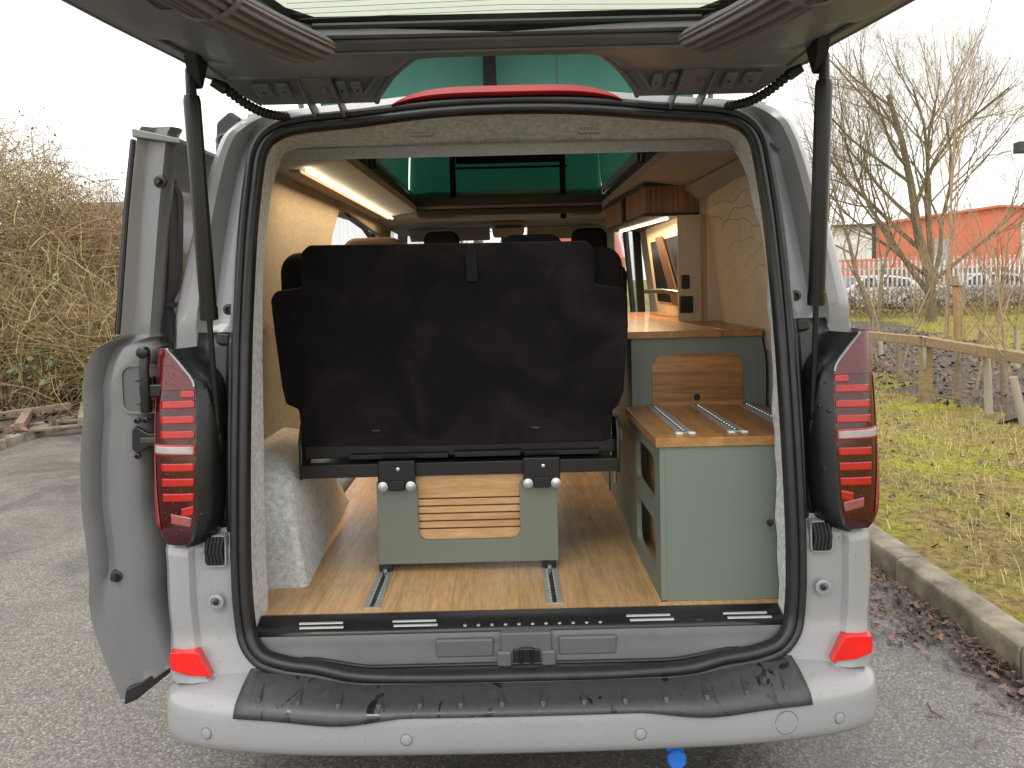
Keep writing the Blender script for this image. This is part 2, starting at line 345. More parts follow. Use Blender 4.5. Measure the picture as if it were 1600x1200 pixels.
def rrect(x0, x1, z0, z1, r, k=4, fn=lambda x, z: (x, 0, z)):
    pts = []
    for cx, cz, a0 in ((x1 - r, z1 - r, 0), (x0 + r, z1 - r, 90), (x0 + r, z0 + r, 180), (x1 - r, z0 + r, 270)):
        for i in range(k + 1):
            a = R(a0 + 90 * i / k); pts.append(fn(cx + r * math.cos(a), cz + r * math.sin(a)))
    return pts
def copy_tree(o, parent=None):
    c = o.copy(); COL.objects.link(c); c.parent = parent
    for ch in list(o.children): copy_tree(ch, c)
    return c
sm = lambda a, b_, x: (lambda t: t * t * (3 - 2 * t))(min(1, max(0, (x - a) / (b_ - a))))
# ================================================================== the ground
ground = tag(MB().grid([[(x, y, -.03) for x in (-400, -60, 60, 400)] for y in (-300, -60, 60, 700)]).build('ground', 'grass_ground'), kind='structure')
RX0, RX1 = -5.08, 1.90
road = tag(MB().grid([[(x, y, 0.0) for x in np.linspace(RX0, RX1, 8)] for y in np.linspace(-25, 40, 30)]).build('road', 'asphalt'), kind='structure')
def verge(name, x0, x1, y0, y1, nx, ny, z, amp, mat):
    rows = []
    for j in range(ny + 1):
        row = []
        for i in range(nx + 1):
            u = (i / nx) ** 1.6 if x1 > x0 else (i / nx); x = x0 + (x1 - x0) * u; y = y0 + (y1 - y0) * j / ny
            e = min(1, abs(x - x0) / .5)
            row.append((x, y, z + e * amp * (.5 * math.sin(x * 2.1 + y * 1.3) + .5 * math.sin(y * 2.7 - x * .9 + 1) + .4 * math.sin(x * 5.3 + 2.2 * y))))
        rows.append(row)
    return tag(MB().grid(rows).build(name, mat), kind='structure')
KZ = .125
verge('grass_verge', RX1 + .14, 60, -8, 70, 40, 120, KZ - .012, .025, 'grass_ground')
verge('grass_verge', RX0 - .14, -60, -8, 70, 30, 90, .09, .03, 'soil')
# kerbs: each stone its own piece
def kerb(x, side, z, ys, unit):
    root = empty('kerb', (x, ys[0], 0), kind='structure'); me = None; y = ys[0]; i = 0
    while y < ys[1]:
        if me is None:
            prof = [(0, -.12), (0, z - .03), (.008, z - .01), (.03, z), (.13, z), (.14, z - .004), (.14, -.12)]
            mb = MB(); rows = [[(side * a, yy, h) for a, h in prof] for yy in np.linspace(.004, unit - .004, 5)]
            mb.grid(rows); k = len(prof); mb.f.append(tuple(range(k))); mb.f.append(tuple(4 * k + q for q in range(k))); o = mb.build('kerb_stone', 'kerb_stone', root, bevel=.006); me = o
        else:
            o = me.copy(); COL.objects.link(o); o.parent = root
        o.location = (random.uniform(-.005, .005), y - ys[0], random.uniform(-.004, .004)); o.rotation_euler = (0, random.uniform(-.008, .008), random.uniform(-.004, .004))
        y += unit; i += 1
    return root
kerb(RX1, 1, KZ, (-2, 24), .915)
kerb(RX0, -1, .10, (0, 26), .915)
# dark planting bed behind the rail
bed = []
for j in range(30):
    y = 5.0 + j * .5; wv = .35 * math.sin(j * 1.3) + .2 * math.sin(j * 2.9)
    bed.append([(4.55 + wv + .32 * (y - 5.0) * .55 + t * (2.0 + .15 * (y - 5)), y, KZ - .03 + .10 * math.sin(t * 3.14) ** .5 * (1 + .2 * math.sin(j * 2 + t * 5))) for t in np.linspace(0, 1, 8)])
tag(MB().grid(bed).build('planting_bed', 'soil'), kind='structure')
# ------------------------------------------------------------------ grass, leaves and litter (nobody could count these)
def blades(name, label, pts, hs, mat, wid, lean=.5):
    n = len(pts); pts = np.array(pts); hs = np.array(hs); a = rng.uniform(0, 2 * np.pi, n); ln = rng.uniform(.1, lean, n) * hs
    dx, dy = np.cos(a), np.sin(a); wx, wy = -dy * wid * rng.uniform(.6, 1.4, n), dx * wid * rng.uniform(.6, 1.4, n)
    V = np.zeros((n, 5, 3)); base = pts
    V[:, 0] = base + np.stack([-wx, -wy, 0 * wx], 1); V[:, 1] = base + np.stack([wx, wy, 0 * wx], 1)
    mid = base + np.stack([dx * ln * .35, dy * ln * .35, hs * .6], 1)
    V[:, 2] = mid + np.stack([wx * .7, wy * .7, 0 * wx], 1); V[:, 3] = mid - np.stack([wx * .7, wy * .7, 0 * wx], 1)
    V[:, 4] = base + np.stack([dx * ln, dy * ln, hs], 1)
    b0 = np.arange(n) * 5; fs = [(i, i + 1, i + 2, i + 3) for i in b0] + [(i + 3, i + 2, i + 4) for i in b0]
    me = bpy.data.meshes.new(name); me.from_pydata(V.reshape(-1, 3).tolist(), [], fs); me.materials.append(MAT[mat])
    o = bpy.data.objects.new(name, me); COL.objects.link(o); return tag(o, label, 'grass', kind='stuff')
def gz(x, y): return KZ - .012 + min(1, (x - 2.04) / .5) * .025 * (.5 * math.sin(x * 2.1 + y * 1.3) + .5 * math.sin(y * 2.7 - x * .9 + 1) + .4 * math.sin(x * 5.3 + 2.2 * y))
def scatter(n, x0, x1, y0, y1, keep):
    out = []
    while len(out) < n:
        x = random.uniform(x0, x1); y = random.uniform(y0, y1)
        if random.random() < keep(x, y): out.append((x, y, gz(x, y) - .003))
    return out
patch = lambda x, y: .5 + .5 * math.sin(x * 1.9 + 1.7 * math.sin(y * 1.1)) * math.sin(y * 1.6 + math.sin(x * 2.3))
near = scatter(34000, 2.06, 7.5, .3, 9, lambda x, y: (.25 + .75 * patch(x, y)) * min(1, (x - 2.0) / .5 + .25))
blades('short_grass', 'short yellow-green grass on the verge beside the kerb', near, rng.uniform(.008, .035, len(near)), 'blade_green', .003, 2.2)
dryp = scatter(15000, 2.1, 7.5, .8, 10, lambda x, y: (1 - .8 * patch(x, y)) * min(1, (x - 2.0) / .7))
blades('dry_grass', 'straw-coloured dry grass tufts on the verge', dryp, rng.uniform(.012, .07, len(dryp)), 'blade_dry', .0026, 2.0)
far = scatter(16000, 4, 22, 7, 24, lambda x, y: .9)
blades('far_grass', 'rough grass behind the wooden rail', far, rng.uniform(.05, .16, len(far)), 'blade_green', .008, .8)
wp = scatter(900, 2.15, 6.5, .6, 7.5, lambda x, y: .2 + .8 * (math.sin(x * 3.1 + y) * math.sin(y * 2.3) > .3))
blades('weed_stalks', 'thin dead weed stalks standing on the verge', wp, rng.uniform(.06, .26, len(wp)), 'blade_dry', .0022, .5)
def leaves(name, label, pts, size, mat='leaf_dead', cat='leaves'):
    mb = MB()
    for (x, y, z) in pts:
        s = size * random.uniform(.5, 1.3); a = random.uniform(0, 6.28); t = Matrix.Rotation(a, 4, 'Z') @ Matrix.Rotation(random.uniform(-.6, .6), 4, 'X') @ Matrix.Rotation(random.uniform(-.6, .6), 4, 'Y')
        p = [t @ Vector(q) + Vector((x, y, z + .008)) for q in ((-s, 0, .2 * s), (-.35 * s, .45 * s, 0), (.5 * s, .38 * s, .1 * s), (s, 0, .3 * s), (.5 * s, -.38 * s, .1 * s), (-.35 * s, -.45 * s, 0))]
        mb.add(p, [(0, 1, 2, 5), (2, 3, 4, 5)])
    return tag(mb.build(name, mat, nrm=False), label, cat, kind='stuff')
lp = []
for _ in range(1500):
    y = random.uniform(.5, 3.4); k = abs(random.gauss(0, .13)) * (1.5 if 1.0 < y < 2.2 else .6)
    lp.append((RX1 - .01 - k, y, random.uniform(0, .03 if k < .15 else .004)))
leaves('leaf_litter', 'brown dead leaves heaped in the gutter against the kerb', lp, .019)
leaves('bed_leaves', 'dark leaf mould over the planting bed behind the rail', [(random.uniform(4.3, 9), random.uniform(5.2, 15), KZ + .06 + random.uniform(0, .05)) for _ in range(3200)], .045)
leaves('verge_leaves', 'scattered dead leaves on the grass verge', scatter(700, 2.1, 6, .6, 7, lambda x, y: 1), .03)
leaves('left_leaves', 'dead leaves under the bramble hedge on the far side', [(RX0 - random.uniform(-.1, 2.4), random.uniform(5, 13), .10 + random.uniform(0, .05)) for _ in range(1600)], .05)
mb = MB()
for _ in range(46):
    y = random.uniform(.3, 3.0); x = RX1 - abs(random.gauss(0, .28)) - .02; a = random.uniform(0, 6.28); L = random.uniform(.03, .16); h = random.uniform(.004, .05) if x > RX1 - .15 else .004
    mb.tube([(x, y, .004), (x + L * .5 * math.cos(a), y + L * .5 * math.sin(a), h), (x + L * math.cos(a + .3), y + L * math.sin(a + .3), .006 + h * 1.5 * (x > RX1 - .15))], .0022, 4)
tag(mb.build('twig_litter', 'twig_hedge'), 'thin fallen twigs in the gutter', 'twigs', kind='stuff')

# ------------------------------------------------------------------ bare trees, saplings, brambles
def grow(mb_big, mb_small, p, d, L, r, lev, maxlev, nchild, spread, trop=.12, wig=.16, small_at=2, tmin=.3):
    k = 5 if lev < 3 else 4; pts = [p.copy()]; rad = [r]; q = p.copy(); dd = d.copy()
    for i in range(k):
        dd = (dd + Vector((random.gauss(0, wig), random.gauss(0, wig), random.gauss(0, wig) + trop))).normalized(); q = q + dd * (L / k)
        pts.append(q.copy()); rad.append(max(r * (1 - .62 * (i + 1) / k), .0016))
    (mb_big if lev < small_at else mb_small).tube(pts, rad, 7 if lev < 2 else (4 if lev < 3 else 3), cap=False)
    if lev >= maxlev: return
    for i in range(nchild[lev]):
        t = tmin + (1 - tmin) * (i + random.uniform(.2, .9)) / nchild[lev]; t = min(t, .98); f = t * k; j = min(int(f), k - 1)
        bp = pts[j].lerp(pts[j + 1], f - j); bd = (pts[j + 1] - pts[j]).normalized()
        ax = bd.orthogonal().normalized(); ax = Matrix.Rotation(random.uniform(0, 6.28), 3, bd) @ ax
        nd = (bd * math.cos(spread) + ax * math.sin(spread) * random.uniform(.7, 1.2)).normalized()
        grow(mb_big, mb_small, bp, nd, L * random.uniform(.45, .72) * (1.15 - .45 * t), max(rad[j] * .48, .0022), lev + 1, maxlev, nchild, spread, trop, wig, small_at, .2)
def tree(name, label, base, stems, maxlev, nchild, spread, mats=('bark', 'twig_tree'), trop=.1, wig=.15, group=None, cat='tree'):
    root = empty(name, base, label=label, category=cat, group=group); a, b_ = MB(), MB()
    for (d, L, r) in stems: grow(a, b_, Vector((d[3] if len(d) > 3 else 0, 0, d[4] if len(d) > 4 else -.05)), Vector(d[:3]).normalized(), L, r, 0, maxlev, nchild, spread, trop, wig)
    a.build('trunk', mats[0], root, nrm=False); b_.build('crown', mats[1], root, nrm=False); return root
random.seed(5)
tree('bare_tree', 'big bare spreading tree with forked trunk behind the knee rail', (12.2, 19.6, .12), [((.03, 0, 1), 6.6, .16), ((.55, .2, 1, .02, 1.0), 5.2, .075), ((-.75, .1, 1, -.0, .7), 5.0, .085), ((-.32, -.2, 1, -.0, 1.3), 5.3, .075), ((1.05, -.1, .85, .02, 1.1), 4.6, .06), ((.25, .3, 1, .0, 1.7), 4.9, .065), ((-1.1, -.1, .7, .0, 1.2), 3.8, .055)], 4, [8, 8, 7, 5], .70, trop=.08, wig=.10)
random.seed(21)
tree('bare_tree', 'smaller bare tree leaning left nearest the van tail light', (9.6, 17.5, .12), [((-.35, 0, 1), 3.9, .07), ((.15, .1, 1), 3.6, .055)], 4, [7, 6, 4, 2], .7, trop=.07, wig=.17)
random.seed(22)
tree('bare_tree', 'slender reddish bare tree rising straight behind the tail light', (9.9, 21.5, .12), [((.03, 0, 1), 6.2, .05), ((-.1, 0, 1), 4.6, .035)], 3, [12, 5, 3], .42, mats=('bark_light', 'twig_pink'), trop=.12, wig=.05)
random.seed(31)
yt = tree('young_tree', 'tall staked young tree with thin straight stem and upright branches', (8.55, 12.6, .12), [((.0, 0, 1), 5.3, .038)], 3, [13, 4, 2], .42, mats=('bark_light', 'twig_sapling'), trop=.16, wig=.045)
st = empty('tree_stake', (8.68, 12.45, .1), label='thick brown timber stake tied to the young tree', category='stake')
MB().tube([(0, 0, -.1), (-.02, 0, .5), (-.06, 0, 1.35)], [.065, .06, .058], 10).build('post', 'timber_stake', st)
MB().tube([(.14, .05, -.1), (.02, .05, .9), (-.03, .05, 1.35)], [.05, .045, .045], 10).build('post', 'timber_stake', st)
MB().tube([(-.1, -.07, 1.16), (.08, -.07, 1.15), (.08, .07, 1.15), (-.1, .08, 1.16), (-.1, -.07, 1.16)], .014, 6).build('tie', 'rubber', st)
# young whips in tubes along the bed
random.seed(8)
sap_lab = ['leaning whip tree with bent stem at the right edge of the bed', 'forked whip tree with a broken pale stem beside the bed', 'whip tree in a slim tube right of the fence post', 'short whip tree just right of the strapped fence post', 'whip tree with bushy thin branches seen over the rail', 'whip tree in a grey tube nearest the tail light', 'slanting pale whip tree left of the fence post', 'straight whip tree between tail light and fence post', 'thin whip tree far along the bed, left of the stake', 'whip tree behind the rail, right of the stake', 'twiggy whip tree at the right picture edge']
sap_pos = [(1600, 660, .28, -.55), (1570, 625, .14, -.15), (1545, 642, -.12, .12), (1497, 630, .03, .0), (1525, 612, .12, 0), (1360, 570, .02, -.02), (1378, 560, -.16, .1), (1405, 590, .03, 0), (1432, 540, -.03, .05), (1530, 560, .1, .0), (1590, 575, -.1, .1)]
for i, (px, py, lean, lean2) in enumerate(sap_pos):
    p = at(px, py, Z=KZ + .05); L = 1.5 if i > 3 else 1.75
    r0 = empty('sapling', p, label=sap_lab[i], category='sapling', group='young whip trees along the planting bed'); a, b_ = MB(), MB()
    grow(a, b_, Vector((0, 0, 0)), Vector((lean2 * .9 + lean, .05, 1)).normalized(), L, .016, 0, 3, [7, 3, 2], .65, .10, .10, 1)
    a.build('stem', 'bark_light', r0, nrm=False); b_.build('twigs', 'twig_sapling', r0, nrm=False)
    if i not in (4, 8):
        d = Vector((lean2 * .9 + lean, .05, 1)).normalized(); h = .42 + .1 * (i % 3)
        MB().tube([Vector((0, 0, -.03)), d * h], [.038, .034], 9).build('guard_tube', 'timber_old' if i % 2 else 'pale_paint_tube', r0)
# dense bramble hedge on the left
def thicket(name, label, c, rx, ry, h, n, mat, seed, leaf=0):
    random.seed(seed); r_ = empty(name, c, label=label, category='bush', group='tangled bramble bushes on the far side of the road'); mb = MB(); lf = MB(); main = MB()
    def top(x, y): return h * max(.25, 1 - .55 * (abs(x) / (rx * 1.25)) ** 2) * (.86 + .14 * math.sin(x * 5.1 + seed) * math.sin(y * 4.3 + 2 * seed))
    for i in range(n):
        x, y = random.uniform(-1.2, 1.2) * rx, random.gauss(0, .55) * ry; tz = top(x, y); z = tz * random.random() ** .8; up_b = .15 + .9 * (random.random() < .35)
        d = Vector((random.gauss(0, 1), random.gauss(0, 1), random.gauss(up_b, .7))).normalized(); cur = Vector((random.gauss(0, .5), random.gauss(0, .5), random.gauss(-.28, .35))); L = random.uniform(.25, 1.0) if i % 4 else random.uniform(.8, 1.7)
        k = 5; p = Vector((x, y, z)); pts = [p.copy()]; dd = d.copy()
        for j in range(k):
            dd = (dd + cur * (1.5 / k) + Vector((random.gauss(0, .1), random.gauss(0, .1), random.gauss(0, .1)))).normalized(); p = p + dd * (L / k)
            if p.z < .02: p.z = .02
            pts.append(p.copy())
        r = random.uniform(.002, .0048) * (1.5 if i % 9 == 0 else 1); (main if i % 23 == 0 else mb).tube(pts, [r * (1.3 - t / k) for t in range(k + 1)], 3, cap=False)
        if leaf and random.random() < leaf:
            for q in range(4):
                p = pts[random.randint(2, k)] + Vector((random.gauss(0, .06), random.gauss(0, .06), random.gauss(0, .06))); s = random.uniform(.015, .035); A = Vector((random.gauss(0, 1), random.gauss(0, 1), random.gauss(0, .6))).normalized(); B_ = A.orthogonal().normalized()
                lf.add([p - A * s, p + B_ * s * .6, p + A * s, p - B_ * s * .6], [(0, 1, 2, 3)])
    for i in range(int(n * .02)):
        x, y = random.uniform(-1.1, 1.1) * rx, random.gauss(0, .5) * ry; tz = top(x, y); a = random.uniform(0, 6.28); o = random.uniform(.2, 1.1)
        main.tube([(x + o * t * t * math.cos(a), y + o * t * t * math.sin(a), tz * random.uniform(.97, 1.03) * (1.18 * t - .12 * t * t)) for t in np.linspace(0, 1, 7)], [.009 * (1.15 - t) for t in np.linspace(0, 1, 7)], 4, cap=False)
    main.build('canes', 'bark_light', r_, nrm=False); mb.build('twigs', mat, r_, nrm=False)
    if leaf: lf.build('leaves', 'leaf_green', r_, nrm=False)
    return r_
thicket('bramble_bush', 'tallest tangled bramble bush at the left picture edge', (-7.7, 8.9, .08), 1.7, 1.2, 4.4, 12000, 'twig_bramble', 3, .10)
thicket('bramble_bush', 'reddish bramble bush just left of the open sliding door', (-5.9, 9.6, .08), 1.3, 1.0, 3.1, 8000, 'twig_pink', 4, .05)
thicket('bramble_bush', 'low olive bramble bush in front, above the broken pallet', (-6.2, 8.0, .08), 1.9, .7, 1.6, 6000, 'twig_bramble', 6, .14)
thicket('bramble_bush', 'bramble bush behind the others, seen past the door top', (-7.4, 12.2, .08), 3.0, 1.4, 3.0, 6000, 'twig_hedge', 7, .04)
random.seed(77)
lf = MB()
for q in range(45):
    p = at(60, 575, Y=7.35) + Vector((random.gauss(0, .2), random.gauss(0, .12), random.gauss(0, .13))); s = random.uniform(.03, .055); A = Vector((random.gauss(0, 1), random.gauss(0, .5), random.gauss(0, .6))).normalized(); B_ = A.cross(Vector((0, -.8, .6))).normalized()
    lf.add([p - A * s, p - A * s * .3 + B_ * s * .6, p + A * s * .5 + B_ * s * .5, p + A * s, p + A * s * .5 - B_ * s * .5, p - A * s * .3 - B_ * s * .6], [(0, 1, 2, 3, 4, 5)])
ev = empty('evergreen_bramble', at(60, 640, Y=7.4), label='small leafy green bramble low in the brown hedge', category='bush'); o = lf.build('leaves', 'pale_leaf', None, nrm=False); o.parent = ev; o.matrix_parent_inverse = Matrix.Translation(-Vector(ev.location))
s_ = MB()
for q in range(7): s_.tube([(random.gauss(0, .1), 0, -.1), (random.gauss(0, .2), random.gauss(0, .05), .4), (random.gauss(0, .3), -.05, .62)], .005, 4)
s_.build('stems', 'bark', ev)
# broken pallet
pal = empty('broken_pallet', (-5.25, 6.6, .07), R(-62), label='broken grey-brown timber pallet lying on the far verge', category='pallet')
for i, (x0, y0, x1, y1) in enumerate(((-.62, .30, .75, .30), (-.45, -.28, .75, -.28))): MB().box(x0, x1, y0 - .045, y0 + .045, .03, .125).build('bearer', 'timber_old', pal, bevel=.004)
for x in (-.52, .2, .62): MB().box(x - .055, x + .055, -.36, .37, .005, .029).build('board', 'timber_old', pal, bevel=.003)
pl2 = tag(MB().bar((-6.1, 6.35, .14), (-5.35, 7.1, .17), .1, .08).build('loose_beam', 'timber_old', bevel=.004), 'single loose timber beam left of the broken pallet', 'beam')

# ------------------------------------------------------------------ knee rail fence
fen = empty('knee_rail_fence', (4.5, 6.1, KZ), label='low timber knee rail on square posts along the verge', category='fence')
pa, pb, pc = at(1340, 522, Y=8.55), at(1446, 533, Y=6.15), at(1640, 566, Y=4.35)
def post(px, bot, Y, w_=.105, tilt=0):
    p = at(px, bot, Y=Y); t = at(px, 545, Y=Y); q = MB().box(-w_ / 2, w_ / 2, -w_ / 2, w_ / 2, -.25, .60); o = q.build('post', 'timber', fen, bevel=.006); o.location = Vector((p.x, Y, KZ)) - fen.location; return o
fd = (pc - pb).normalized()
for a_, b_ in ((pa - (pb - pa) * 1.5, pb), (pb + fd * .012, pc + fd * 2.5)):
    o = MB().bar(a_ - fen.location, b_ - fen.location, .10, .10).build('rail', 'timber', fen, bevel=.008)
p0 = post(1446, 640, 6.17)
for P in (pa.lerp(pb, -.55), pb.lerp(pc, 1.25)):
    o = p0.copy(); COL.objects.link(o); o.parent = fen; o.location = (P.x - fen.location.x, P.y - fen.location.y, 0)
q = pb - fen.location
MB().box(q.x - .062, q.x - .028, q.y - .072, q.y - .062, q.z - .30, q.z + .055).box(q.x - .062, q.x - .028, q.y - .07, q.y + .07, q.z + .052, q.z + .058).build('strap', 'steel', fen, bevel=.002)

# ------------------------------------------------------------------ far right: hedge, palisade, cars, buildings
def hedge(name, label, x0, x1, y, h, n, seed):
    random.seed(seed); mb = MB()
    for i in range(n):
        x = random.uniform(x0, x1); yy = y + random.gauss(0, .35); z = random.uniform(0, h * .8); a = random.uniform(0, 6.28); L = random.uniform(.2, .5)
        mb.tube([(x, yy, z + .1), (x + L * .5 * math.cos(a), yy + L * .4 * math.sin(a), z + .1 + L * .35), (x + L * .6 * math.cos(a + .4), yy + L * .6 * math.sin(a), z + .1 + L * random.uniform(.2, .8))], [.008, .006, .003], 3, cap=False)
    return tag(mb.build(name, 'twig_hedge', nrm=False), label, 'hedge', kind='stuff')
hedge('clipped_hedge', 'brown leafless hedge in front of the palisade fence', 8, 26, 22.3, 1.05, 5200, 9)
pf = empty('palisade_fence', (15, 24.5, .1), label='pale grey metal palisade fence behind the brown hedge', category='fence'); me = None
for i in range(118):
    x = -7.5 + i * .165
    if me is None:
        mb = MB(); mb.grid([[(-.035, .012, z), (-.012, 0, z), (.012, 0, z), (.035, .012, z)] for z in (0, 1.85)]); mb.add([(-.035, .012, 1.85), (-.012, 0, 1.85), (.012, 0, 1.85), (.035, .012, 1.85), (0, .006, 2.0)], [(0, 1, 4), (1, 2, 4), (2, 3, 4)]); me = mb.build('pale', 'pale_paint', pf, solid=.004); o = me
    else: o = me.copy(); COL.objects.link(o); o.parent = pf
    o.location = (x, 0, random.uniform(-.01, .01))
for z in (.35, 1.55): MB().box(-7.6, 12.1, .02, .06, z, z + .05).build('rail', 'pale_paint', pf)
for x in (-7.4, -4.6, -1.8, 1.0, 3.8, 6.6, 9.4): MB().box(x - .05, x + .05, .06, .14, -.1, 1.95).build('post', 'pale_paint', pf)
def car(label, loc, rz, mat):
    c = empty('parked_car', loc, rz, label=label, category='car', group='cars parked behind the palisade fence')
    prof = [(-2.1, .35), (-2.15, .62), (-2.05, .88), (-1.2, .97), (-.45, 1.40), (.55, 1.46), (1.45, 1.32), (2.05, .95), (2.12, .6), (2.05, .33)]
    sh = lambda x, z, s: (x, s * (.86 - max(0, z - .9) * .42), z)
    MB().prism([sh(x, z, -1) for x, z in prof], [sh(x, z, 1) for x, z in prof]).build('body', mat, c, bevel=.06, seg=3)
    for s in (-1, 1):
        for w0 in ([(-.98, .98), (-.40, 1.34), (.02, 1.36), (.02, .98)], [(.10, .98), (.10, 1.36), (.60, 1.37), (1.35, 1.25), (1.55, .98)]):
            MB().prism([(x, s * (.87 - max(0, z - .9) * .42), z) for x, z in w0], [(x, s * (.85 - max(0, z - .9) * .42), z) for x, z in w0]).build('window', 'socket', c)
    for s in (-1, 1):
        for x in (-1.35, 1.35):
            wl = MB().lathe((x, s * .74, .32), (0, s, 0), [(.2, 0), (.31, .0), (.32, .04), (.32, .14), (.2, .16)], 18).build('wheel', 'tyre', c); MB().lathe((x, s * .89, .32), (0, s, 0), [(.20, 0), (.19, .015), (.05, .03)], 14).build('rim', 'alu', wl)
        MB().box(-2.17, -2.1, s * .7 - .14, s * .7 + .14, .66, .8).build('headlight', 'white_label', c, bevel=.03); MB().box(2.04, 2.13, s * .68 - .12, s * .68 + .12, .72, .9).build('tail_light', 'tail_red', c, bevel=.03)
    MB().prism([(-1.17, -.74, 1.0), (-1.17, .74, 1.0), (-.5, .62, 1.385), (-.5, -.62, 1.385)], [(-1.20, -.74, 1.0), (-1.20, .74, 1.0), (-.53, .62, 1.395), (-.53, -.62, 1.395)]).build('windscreen', 'socket', c)
    return c
car('white car parked behind the fence, nearest the tail light', (14.6, 28.6, 0), R(6), 'car_white')
car('silver car parked behind the fence, right of the big tree', (19.0, 28.4, 0), R(-4), 'car_silver')
car('white car parked behind the fence at the right picture edge', (22.6, 27.6, 0), R(170), 'car_white')
def shed(name, label, x0, x1, y0, y1, h, ridge, mat, roofm, trims=()):
    r_ = empty(name, ((x0 + x1) / 2, y0, 0), label=label, category='building'); a = (x1 - x0) / 2; d = y1 - y0
    MB().prism([(-a, 0, 0), (a, 0, 0), (a, 0, h[1]), (0, 0, max(ridge, (h[0] + h[1]) / 2)), (-a, 0, h[0])], [(-a, d, 0), (a, d, 0), (a, d, h[1]), (0, d, max(ridge, (h[0] + h[1]) / 2)), (-a, d, h[0])]).build('wall', mat, r_)
    rr = max(ridge, (h[0] + h[1]) / 2)
    MB().bar((-a - .2, -.15, h[0] + .06), (0, -.15, rr + .06), .3, .14).bar((0, -.15, rr + .06), (a + .2, -.15, h[1] + .06), .3, .14).build('roof_edge', roofm, r_)
    for (u0, u1, z0, z1, m_) in trims: MB().box(u0 - .0, u1, -.08, .02, z0, z1).build('panel' if z1 - z0 > .5 else 'trim', m_, r_)
    return r_
shed('warehouse', 'bright orange-red warehouse with low gable behind the big tree', 21.5, 41.0, 46, 62, (4.3, 4.9), 5.5, 'orange_wall', 'orange_wall', ((-9.7, 9.7, 0, 1.7, 'brown_wall'), (1.5, 2.1, 1.9, 4.5, 'white_wall'), (-4, -3, 1.9, 3.6, 'grey_roof')))
shed('warehouse', 'pink-red warehouse with white downpipes at the right edge', 41.5, 62.0, 50, 62, (5.0, 5.2), 6.2, 'red_wall', 'red_wall', ((-10.2, 10.2, 0, 2.3, 'brown_wall'), (-10, -9.6, 2.3, 5.2, 'white_wall')))
shed('office_block', 'flat white building with dark edge beside the tail light', 20.3, 22.8, 44.5, 45.8, (4.4, 4.4), 4.4, 'white_wall', 'dark_trim', ((-1.2, 1.2, 0, 2.4, 'orange_wall'), (1.05, 1.26, 2.4, 4.4, 'dark_trim')))
wc = empty('cladded_shed', (-6.4, 17.0, 0), label='white corrugated metal shed glimpsed through the side doorway', category='building')
rows = [[], []]
for i in range(181):
    x = -4.2 + i * .05; o_ = 0 if (i // 2) % 2 else -.035
    for k, z in enumerate((0, 3.6)): rows[k].append((x, o_, z))
MB().grid(rows).build('cladding', 'white_clad', wc, smooth=False); MB().box(-4.2, 4.8, .03, 6, 0, 3.55).build('wall', 'white_clad', wc); MB().box(-4.4, 5.0, -.2, 6.1, 3.6, 3.75).build('roof', 'grey_roof', wc)
shed('brick_hall', 'red brick hall seen through the windscreen ahead', 1.5, 6.4, 38, 48, (5.0, 5.0), 6.4, 'red_wall', 'grey_roof', ((-1.4, .2, 2.4, 3.6, 'white_wall'),))
random.seed(14)
tree('roadside_tree', 'bushy pale green tree far ahead, seen through the windscreen', (-1.6, 30, 0), [((.1, 0, 1), 4.2, .15), ((-.3, 0, 1), 3.6, .1)], 4, [8, 6, 5, 3], .7, mats=('bark', 'leaf_green'))
lamp = empty('street_lamp', (0, 0, 0), label='grey lamp head jutting in at the right picture edge', category='street lamp'); q = at(1588, 231, Y=15)
lamp.location = (q.x + .5, 15, .1); h_ = q.z - .1
MB().tube([(0, 0, -.1), (0, 0, h_ - .02)], [.07, .045], 12).build('pole', 'alu', lamp)
MB().box(-.50, -.14, -.12, .12, h_ - .12, h_ + .13).build('lamp_head', 'dark_trim', lamp, bevel=.02); MB().box(-.14, .05, -.03, .03, h_ - .03, h_ + .03).build('bracket', 'dark_trim', lamp)
# ================================================================== the van
random.seed(1)
VAN = empty('camper_van', (0, 0, 0), label='light grey camper van seen from behind with tailgate raised and pop-up roof', category='van')
def yr(z): return .117 * (z - .6) ** 2 if z > .6 else -(.6 - z) * .26
# seal outline (x, z) and body outline (x, z), half the van, from bottom centre round to top centre
CT = [(0, .442, 0, .40), (.25, .443, .4, .40), (.45, .452, .75, .42), (.56, .474, .96, .44), (.65, .487, .983, .47), (.73, .515, .984, .52), (.778, .575, .985, .585), (.79, .66, .990, .69),
      (.793, .76, .990, .785), (.793, .87, .995, .87), (.791, 1.03, 1.0, 1.03), (.789, 1.2, 1.0, 1.2), (.788, 1.38, .990, 1.38), (.786, 1.55, .967, 1.55), (.783, 1.72, .938, 1.72), (.775, 1.87, .908, 1.87),
      (.766, 1.955, .884, 1.965), (.738, 2.012, .858, 2.025), (.685, 2.047, .80, 2.068), (.61, 2.063, .66, 2.088), (.45, 2.077, .46, 2.105), (.3, 2.095, .3, 2.122), (.15, 2.106, .15, 2.13), (0, 2.109, 0, 2.132)]
HL = spline(CT, 5)
